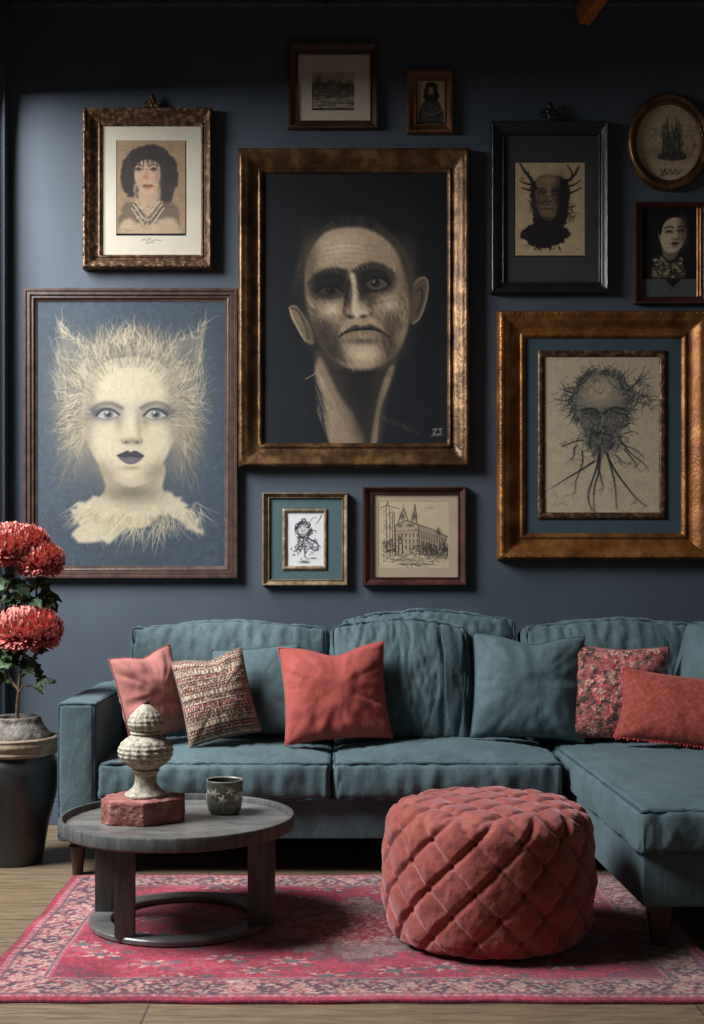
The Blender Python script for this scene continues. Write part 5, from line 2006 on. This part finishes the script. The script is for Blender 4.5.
def stone_mat():
    m, nt, b = new_mat('weathered cream stone')
    v = mapped(nt)
    n = noise_node(nt, 60, 6, .7, v)
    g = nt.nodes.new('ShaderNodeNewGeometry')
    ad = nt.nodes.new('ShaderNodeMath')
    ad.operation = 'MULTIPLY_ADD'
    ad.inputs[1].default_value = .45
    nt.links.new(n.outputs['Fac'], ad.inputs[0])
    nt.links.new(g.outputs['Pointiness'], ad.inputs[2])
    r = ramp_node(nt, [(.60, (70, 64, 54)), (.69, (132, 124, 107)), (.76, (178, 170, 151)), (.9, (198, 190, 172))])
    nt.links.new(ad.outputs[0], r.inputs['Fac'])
    nt.links.new(r.outputs['Color'], b.inputs['Base Color'])
    b.inputs['Roughness'].default_value = .88
    bump(nt, b, n.outputs['Fac'], .5, .003)
    return m


M['stone'] = stone_mat()
fin = thing('finial', (FX, FY_, BZ), 'cream carved stone finial ornament standing on the terracotta block', 'ornament')
add('body', lathe(prof, (FX, FY_, BZ), 160, True, True, relief), M['stone'], fin)
M['stem_brown'] = mottled('dark brown tip', [(.3, (52, 36, 30)), (.7, (84, 60, 50))], 40, 3, .8, bstr=.3)
add('tip', lathe(smooth_prof([(2.6 * s_, 91.2 * s_), (2.9 * s_, 92.6 * s_), (2.2 * s_, 94.2 * s_), (.6 * s_, 95.6 * s_)], 4), (FX, FY_, BZ), 24), M['stem_brown'], fin)

# glazed cup
UX, UY = (224.5 - CX) / F * 4.46, 4.46
s2 = 4.46 / F


def cup_mat():
    m, nt, b = new_mat('speckled grey green glaze')
    v = mapped(nt)
    n = noise_node(nt, 45, 5, .7, v)
    g = nt.nodes.new('ShaderNodeNewGeometry')
    ad = nt.nodes.new('ShaderNodeMath')
    ad.operation = 'MULTIPLY_ADD'
    ad.inputs[1].default_value = .3
    nt.links.new(n.outputs['Fac'], ad.inputs[0])
    nt.links.new(g.outputs['Pointiness'], ad.inputs[2])
    r = ramp_node(nt, [(.52, (70, 70, 62)), (.64, (104, 104, 94)), (.74, (130, 128, 116)), (.84, (206, 198, 182))])
    nt.links.new(ad.outputs[0], r.inputs['Fac'])
    nt.links.new(r.outputs['Color'], b.inputs['Base Color'])
    b.inputs['Roughness'].default_value = .35
    return m


M['cup'] = cup_mat()
M['cup_dark'] = mottled('dark cup inside', [(.3, (34, 30, 30)), (.7, (52, 46, 44))], 20, 3, .5, bstr=.1)


def cup_relief(th, r, z):
    zz = z / s2
    w = math.exp(-((zz - 20) / 8) ** 2)
    a = 0
    for k in range(14):
        t0, z0 = k * 2 * PI / 14 + .2, 20 + 5 * math.sin(k * 2.4)
        dt = ((th - t0 + PI) % (2 * PI) - PI) * 18
        dz = zz - z0
        d = math.hypot(dt, dz)
        a = max(a, (1 if d < 5.6 * (.65 + .35 * math.cos(5 * math.atan2(dz, dt))) else 0) * (1 - d / 9))
    return r + .0032 * a * w


cup = thing('cup', (UX, UY, TZ), 'small grey-green glazed cup with raised white flowers on the coffee table', 'cup')
cp = [(12.5, 0), (14.5, .8), (16, 3), (17, 7), (17.6, 12), (17.8, 18), (18, 25), (18.3, 31), (18.3, 32.4)]
cpr = smooth_prof([(r * s2, z * s2) for r, z in cp], 7)
cv, cf = lathe(cpr, (UX, UY, TZ), 200, True, False, cup_relief)
plain = lathe(cpr, (UX, UY, TZ), 200, True, False)[0]
rel = np.clip((np.hypot(cv[:, 0] - UX, cv[:, 1] - UY) - np.hypot(plain[:, 0] - UX, plain[:, 1] - UY)) / .0018, 0, 1)
spk = np.array([mnoise.noise(Vector(p) * 90) for p in cv]) * .5 + .5
ccol = np.array((112, 111, 98.)) * (.72 + .5 * spk)[:, None]
ccol = ccol * (1 - rel[:, None]) + np.array((214, 204, 186.)) * rel[:, None]
M['cup_body'] = attr_mat('flowered glaze', .4, .4, 0, 60, .2, .001)
add('body', (cv, cf), M['cup_body'], cup, True, col=lin(ccol))
add('lip', lathe([(18.3 * s2, 31.9 * s2), (18.5 * s2, 32.8 * s2), (17.9 * s2, 33.6 * s2), (17.0 * s2, 33.2 * s2), (16.6 * s2, 32 * s2)], (UX, UY, TZ), 80, False, False), M['cup'], cup)
add('inside', lathe([(16.7 * s2, 32.4 * s2), (16.3 * s2, 20 * s2), (15.5 * s2, 8 * s2), (12 * s2, 5 * s2), (.5 * s2, 5 * s2)], (UX, UY, TZ), 64, False, True), M['cup_dark'], cup)

# ------------------------------------------------------------------ potted chrysanthemum
PX_, PY_ = -1.372, 5.26
sp = 5.26 / F
M['pot'] = mottled('dark iron glaze', [(.3, (28, 28, 32)), (.6, (50, 48, 50)), (.8, (84, 74, 68))], 5, 6, .32, bstr=.2, bscale=18, spec=.6)
M['collar'] = mottled('aged rope coloured clay collar', [(.25, (92, 76, 62)), (.5, (142, 122, 100)), (.75, (172, 152, 128))], 14, 6, .85, bstr=.6, bscale=60)
M['bark'] = mottled('grey root bark', [(.25, (66, 60, 56)), (.5, (110, 102, 94)), (.75, (150, 142, 132))], 18, 6, .9, bstr=.9, bscale=60, bdist=.008)
M['soil'] = mottled('dark soil', [(.3, (34, 26, 22)), (.7, (66, 52, 44))], 40, 5, .95, bstr=.8)
M['stemw'] = mottled('woody brown stem', [(.3, (92, 72, 56)), (.7, (140, 114, 92))], 30, 5, .8, stretch=(2, 2, .5), bstr=.5)
M['leaf'] = mottled('dark green leaf', [(.3, (48, 66, 48)), (.5, (74, 96, 66)), (.75, (112, 132, 94))], 16, 5, .5, bstr=.4, spec=.4)
M['petal'] = attr_mat('coral petals', .6, .3, .15)
plant = thing('potted_chrysanthemum', (PX_, PY_, 0), 'coral chrysanthemum plant in dark glazed floor pot left of the sofa', 'plant')
bp = smooth_prof([(27, 0), (29, 1), (31, 14), (36, 40), (42, 66), (44.5, 84), (44, 98), (41, 106), (40, 109)], 6)
pot = add('pot', lathe([(r * sp, z * sp) for r, z in bp], (PX_, PY_, 0), 72, True, False, lambda th, r, z: r + .0016 * mnoise.noise(Vector((math.cos(th) * 2, math.sin(th) * 2, z * 9)))), M['pot'], plant)
add('rim', lathe([(r * sp, z * sp) for r, z in smooth_prof([(40, 108), (43, 108.5), (44.5, 111), (43.6, 113.4), (44.8, 116), (45.5, 119), (44.6, 122.4), (45, 124.6), (43, 126), (40, 125), (38.5, 120), (38.5, 112)], 5)], (PX_, PY_, 0), 80, False, False, lambda th, r, z: r + .0012 * math.sin(th * 70) * (r > 40 * sp)), M['collar'], pot)
add('soil', lathe([(38.7 * sp, 119 * sp), (20 * sp, 123 * sp), (.5 * sp, 124 * sp)], (PX_, PY_, 0), 40, False, True, lambda th, r, z: r), M['soil'], plant)
mound = smooth_prof([(34, 120), (33, 127), (29, 134), (25, 140), (23.5, 144), (21.5, 145.5), (18.5, 144), (16.5, 139), (10, 136), (.6, 136)], 5)
add('root_mound', lathe([(r * sp, z * sp) for r, z in mound], (PX_ + .012, PY_, 0), 72, False, True, lambda th, r, z: r * (1 + .06 * mnoise.noise(Vector((math.cos(th) * 1.6, math.sin(th) * 1.6, z * 8)))) + .006 * mnoise.noise(Vector((math.cos(th) * r * 40, math.sin(th) * r * 40, z * 40)))), M['bark'], plant)


def W(px, py, Y):
    return at(px, py, Y)


stems = [
    ([(17, 722, 5.26), (17.5, 704, 5.25), (19, 690, 5.24), (20, 676, 5.23), (23, 660, 5.22), (25, 645, 5.21)], .0085, .005),
    ([(19, 690, 5.24), (12, 682, 5.26), (6, 668, 5.28), (2, 640, 5.30), (0, 612, 5.30), (6, 590, 5.28), (14, 572, 5.25), (18, 556, 5.22)], .007, .0045),
    ([(20, 678, 5.23), (27, 672, 5.24), (34, 662, 5.25), (36, 640, 5.28), (36, 600, 5.30), (38, 575, 5.28), (40, 560, 5.25)], .005, .0035),
    ([(19, 692, 5.24), (24, 686, 5.22), (30, 686, 5.2), (38, 684, 5.18), (45, 683, 5.17)], .0042, .002),
    ([(6, 668, 5.28), (-4, 655, 5.3), (-12, 640, 5.3)], .004, .002),
    ([(2, 640, 5.3), (10, 622, 5.28), (16, 610, 5.28), (22, 600, 5.27)], .004, .002),
]
for pts, r0, r1 in stems:
    q = smooth_prof([W(*p) for p in pts], 5)
    add('stem', tube(q, np.linspace(r0, r1, len(q)), 8), M['stemw'], plant)


def leaf_mesh(base, tip, up, width, lobes=3, curl=.2):
    base, tip = np.asarray(base, float), np.asarray(tip, float)
    d = tip - base
    L = np.linalg.norm(d)
    d /= L
    s = np.cross(d, up)
    s /= np.linalg.norm(s) + 1e-9
    nrm = np.cross(s, d)
    V, n, m = [], 15, 5
    for i in range(n):
        t = i / (n - 1)
        env = math.sin(PI * min(1, t * .93 + .05)) ** .8
        wv = width * env * (.72 + .38 * abs(math.sin(PI * (t * lobes + .15))))
        for j in range(m):
            q = (j / (m - 1) - .5) * 2
            p = base + d * (L * t + .12 * L * abs(q) * env * .6) + s * wv * q + nrm * (curl * L * (.5 * math.sin(PI * t) - .7 * t * t) + .25 * width * abs(q) + .006 * math.sin(t * 19 + q * 3))
            V.append(p)
    return np.array(V), grid_faces(n, m)


def leaf(px, py, Y, dx, dy, dz, w, roll=0.0):
    b = W(px, py, Y)
    dx, dy, dz, w = dx * 1.15, dy * 1.3, dz * 1.15, w * 1.15
    add('leaf', leaf_mesh(b, b + np.array([dx, dy, dz]), np.array([math.sin(roll), -.75, .55 + .2 * math.cos(roll)]), w, 3, random.uniform(.1, .35)), M['leaf'], plant)


for a in [(24, 602, 5.26, .07, -.06, -.01, .028), (16, 610, 5.27, .02, -.07, .02, .028), (28, 606, 5.26, -.03, -.07, .04, .026), (40, 596, 5.29, .07, -.04, -.05, .026), (44, 606, 5.29, .05, -.05, .0, .022), (8, 614, 5.27, -.04, -.07, -.02, .028), (30, 592, 5.27, .03, -.06, .03, .026), (14, 660, 5.22, -.03, -.08, -.02, .03), (8, 660, 5.24, .03, -.08, .02, .03), (2, 672, 5.25, -.05, -.07, .0, .028), (30, 660, 5.22, .02, -.07, .01, .024), (36, 600, 5.30, .09, -.03, .01, .026), (36, 604, 5.30, .06, -.05, .05, .024), (34, 612, 5.3, .08, -.04, -.03, .026), (36, 618, 5.29, -.07, -.05, .01, .026), (22, 600, 5.27, .05, -.03, .05, .024),
          (18, 606, 5.27, -.06, -.03, .03, .024), (10, 590, 5.28, .08, -.03, -.02, .026), (6, 590, 5.28, -.08, -.03, .01, .026), (4, 600, 5.29, .07, -.04, -.04, .024), (10, 622, 5.28, .06, -.05, -.02, .024),
          (2, 640, 5.3, -.08, -.02, -.03, .028), (2, 650, 5.3, .06, -.05, -.03, .028), (6, 668, 5.28, -.09, -.04, -.02, .03), (4, 662, 5.28, -.06, -.06, .04, .026), (23, 660, 5.22, .05, -.05, -.04, .028), (22, 664, 5.22, -.06, -.05, .01, .028),
          (34, 662, 5.25, .035, -.04, -.05, .022), (26, 652, 5.22, -.07, -.05, -.02, .026), (34, 657, 5.25, .05, -.03, .03, .024), (12, 682, 5.26, -.08, -.04, .02, .028),
          (38, 684, 5.18, .06, -.02, .012, .016), (33, 686, 5.19, .045, -.03, -.018, .015), (43, 683, 5.17, .045, .0, .006, .012), (36, 684, 5.18, .03, .02, .026, .014),
          (14, 580, 5.25, .06, -.04, -.05, .028), (14, 576, 5.25, -.05, -.05, -.05, .028), (38, 578, 5.28, .05, -.04, -.04, .026), (0, 612, 5.3, -.07, -.03, .03, .026), (-6, 655, 5.3, .03, -.05, .05, .028), (8, 672, 5.27, .05, -.05, .035, .022)]:
    leaf(*a, roll=random.uniform(-.5, .5))


def flower(px, py, Y, rx, ry, lobes, seed, npet=1150):
    """incurved chrysanthemum head: a ball of narrow curling petals"""
    rng = np.random.default_rng(seed)
    parts, cols = [], []
    for (lx, lz, sc) in lobes:
        c = W(px, py, Y) + [lx, 0, lz]
        n = int(npet * sc)
        for k in range(n):
            zz = 1 - 2 * (k + .5) / n
            if zz < -.72:
                continue
            ph = k * 2.399963
            rr = math.sqrt(1 - zz * zz)
            nrm = np.array([rr * math.cos(ph), rr * math.sin(ph), zz]) + rng.normal(0, .07, 3)
            nrm /= np.linalg.norm(nrm)
            p0 = c + nrm * [rx * sc * .72, rx * sc * .72, ry * sc * .72]
            out = nrm * [1, 1, ry / rx]
            out /= np.linalg.norm(out)
            up = np.array([0, 0, 1.0])
            side = np.cross(out, up + rng.normal(0, .4, 3))
            side /= np.linalg.norm(side) + 1e-9
            lift = np.cross(side, out)
            L = rx * sc * rng.uniform(.27, .36)
            w = rx * sc * .040 * rng.uniform(.8, 1.25)
            curl = rng.uniform(.3, .8) * (1 if zz > -.35 else -.2)
            V = []
            for i in range(5):
                t = i / 4
                m = p0 + out * L * math.sin(t * 1.25) + lift * L * curl * (t * t)
                ww = w * (0.75 + .6 * math.sin(PI * min(1, t * .85 + .1)))
                if i == 4:
                    ww *= .55
                for q in (-1, 0, 1):
                    V.append(m + side * ww * q + out * (.35 * ww * abs(q)))
            parts.append((np.array(V), grid_faces(5, 3)))
            b = np.array((186, 62, 60.)) * rng.uniform(.85, 1.15)
            tip = np.array((240, 156, 140.)) * rng.uniform(.88, 1.08)
            for i in range(5):
                t = (i / 4) ** 1.3
                for q in range(3):
                    cols.append(b * (1 - t) + tip * t)
        # dark heart so no gaps show through
        bm = bmesh.new()
        bmesh.ops.create_icosphere(bm, subdivisions=3, radius=1)
        hv, hf = from_bm(bm)
        parts.append((hv * [rx * sc * .78, rx * sc * .78, ry * sc * .74] + c, hf))
        cols += [np.array((116, 30, 36.))] * len(hv)
    vf = join(parts)
    return vf, lin(np.clip(np.array(cols), 0, 250))


vf, col = flower(20, 552, 5.22, .125, .092, [(-.045, .014, 1.0), (.078, -.038, .80), (.02, .03, .78)], 51)
add('flower_head', vf, M['petal'], plant, True, col=col)
vf, col = flower(28, 632, 5.20, .135, .090, [(0, 0, 1.0)], 52, 1200)
add('flower_head', vf, M['petal'], plant, True, col=col)
# ------------------------------------------------------------------ light, sky, camera
def aim(o, target):
    d = Vector(target) - o.location
    o.rotation_euler = d.to_track_quat('-Z', 'Y').to_euler()


L = bpy.data.lights.new('window_daylight', 'AREA')
L.shape = 'RECTANGLE'
L.size, L.size_y = 1.7, 3.0
L.energy = KEY
L.color = (.93, .97, 1.0)
lo = bpy.data.objects.new('window_daylight', L)
COL.objects.link(lo)
lo.location = KEYLOC
aim(lo, (.2, 4.9, .9))

w = bpy.data.worlds.new('World')
SC.world = w
w.use_nodes = True
bg = w.node_tree.nodes['Background']
bg.inputs['Color'].default_value = (1.0, .96, .90, 1)
bg.inputs['Strength'].default_value = AMB

cam = bpy.data.cameras.new('camera')
cam.sensor_width = 36
cam.sensor_fit = 'AUTO'
cam.lens = F / 1024 * 36
cam.shift_y = (HY - 512) / 1024
cam.clip_end = 60
co = bpy.data.objects.new('camera', cam)
COL.objects.link(co)
co.location = (0, 0, HC)
co.rotation_euler = (PI / 2, 0, 0)
SC.camera = co

SC.view_settings.view_transform = 'Standard'
SC.view_settings.look = 'None'
SC.view_settings.exposure = EXPO
SC.view_settings.gamma = 1.0
SC.cycles.max_bounces = 6
SC.cycles.diffuse_bounces = 3
SC.cycles.use_denoising = True
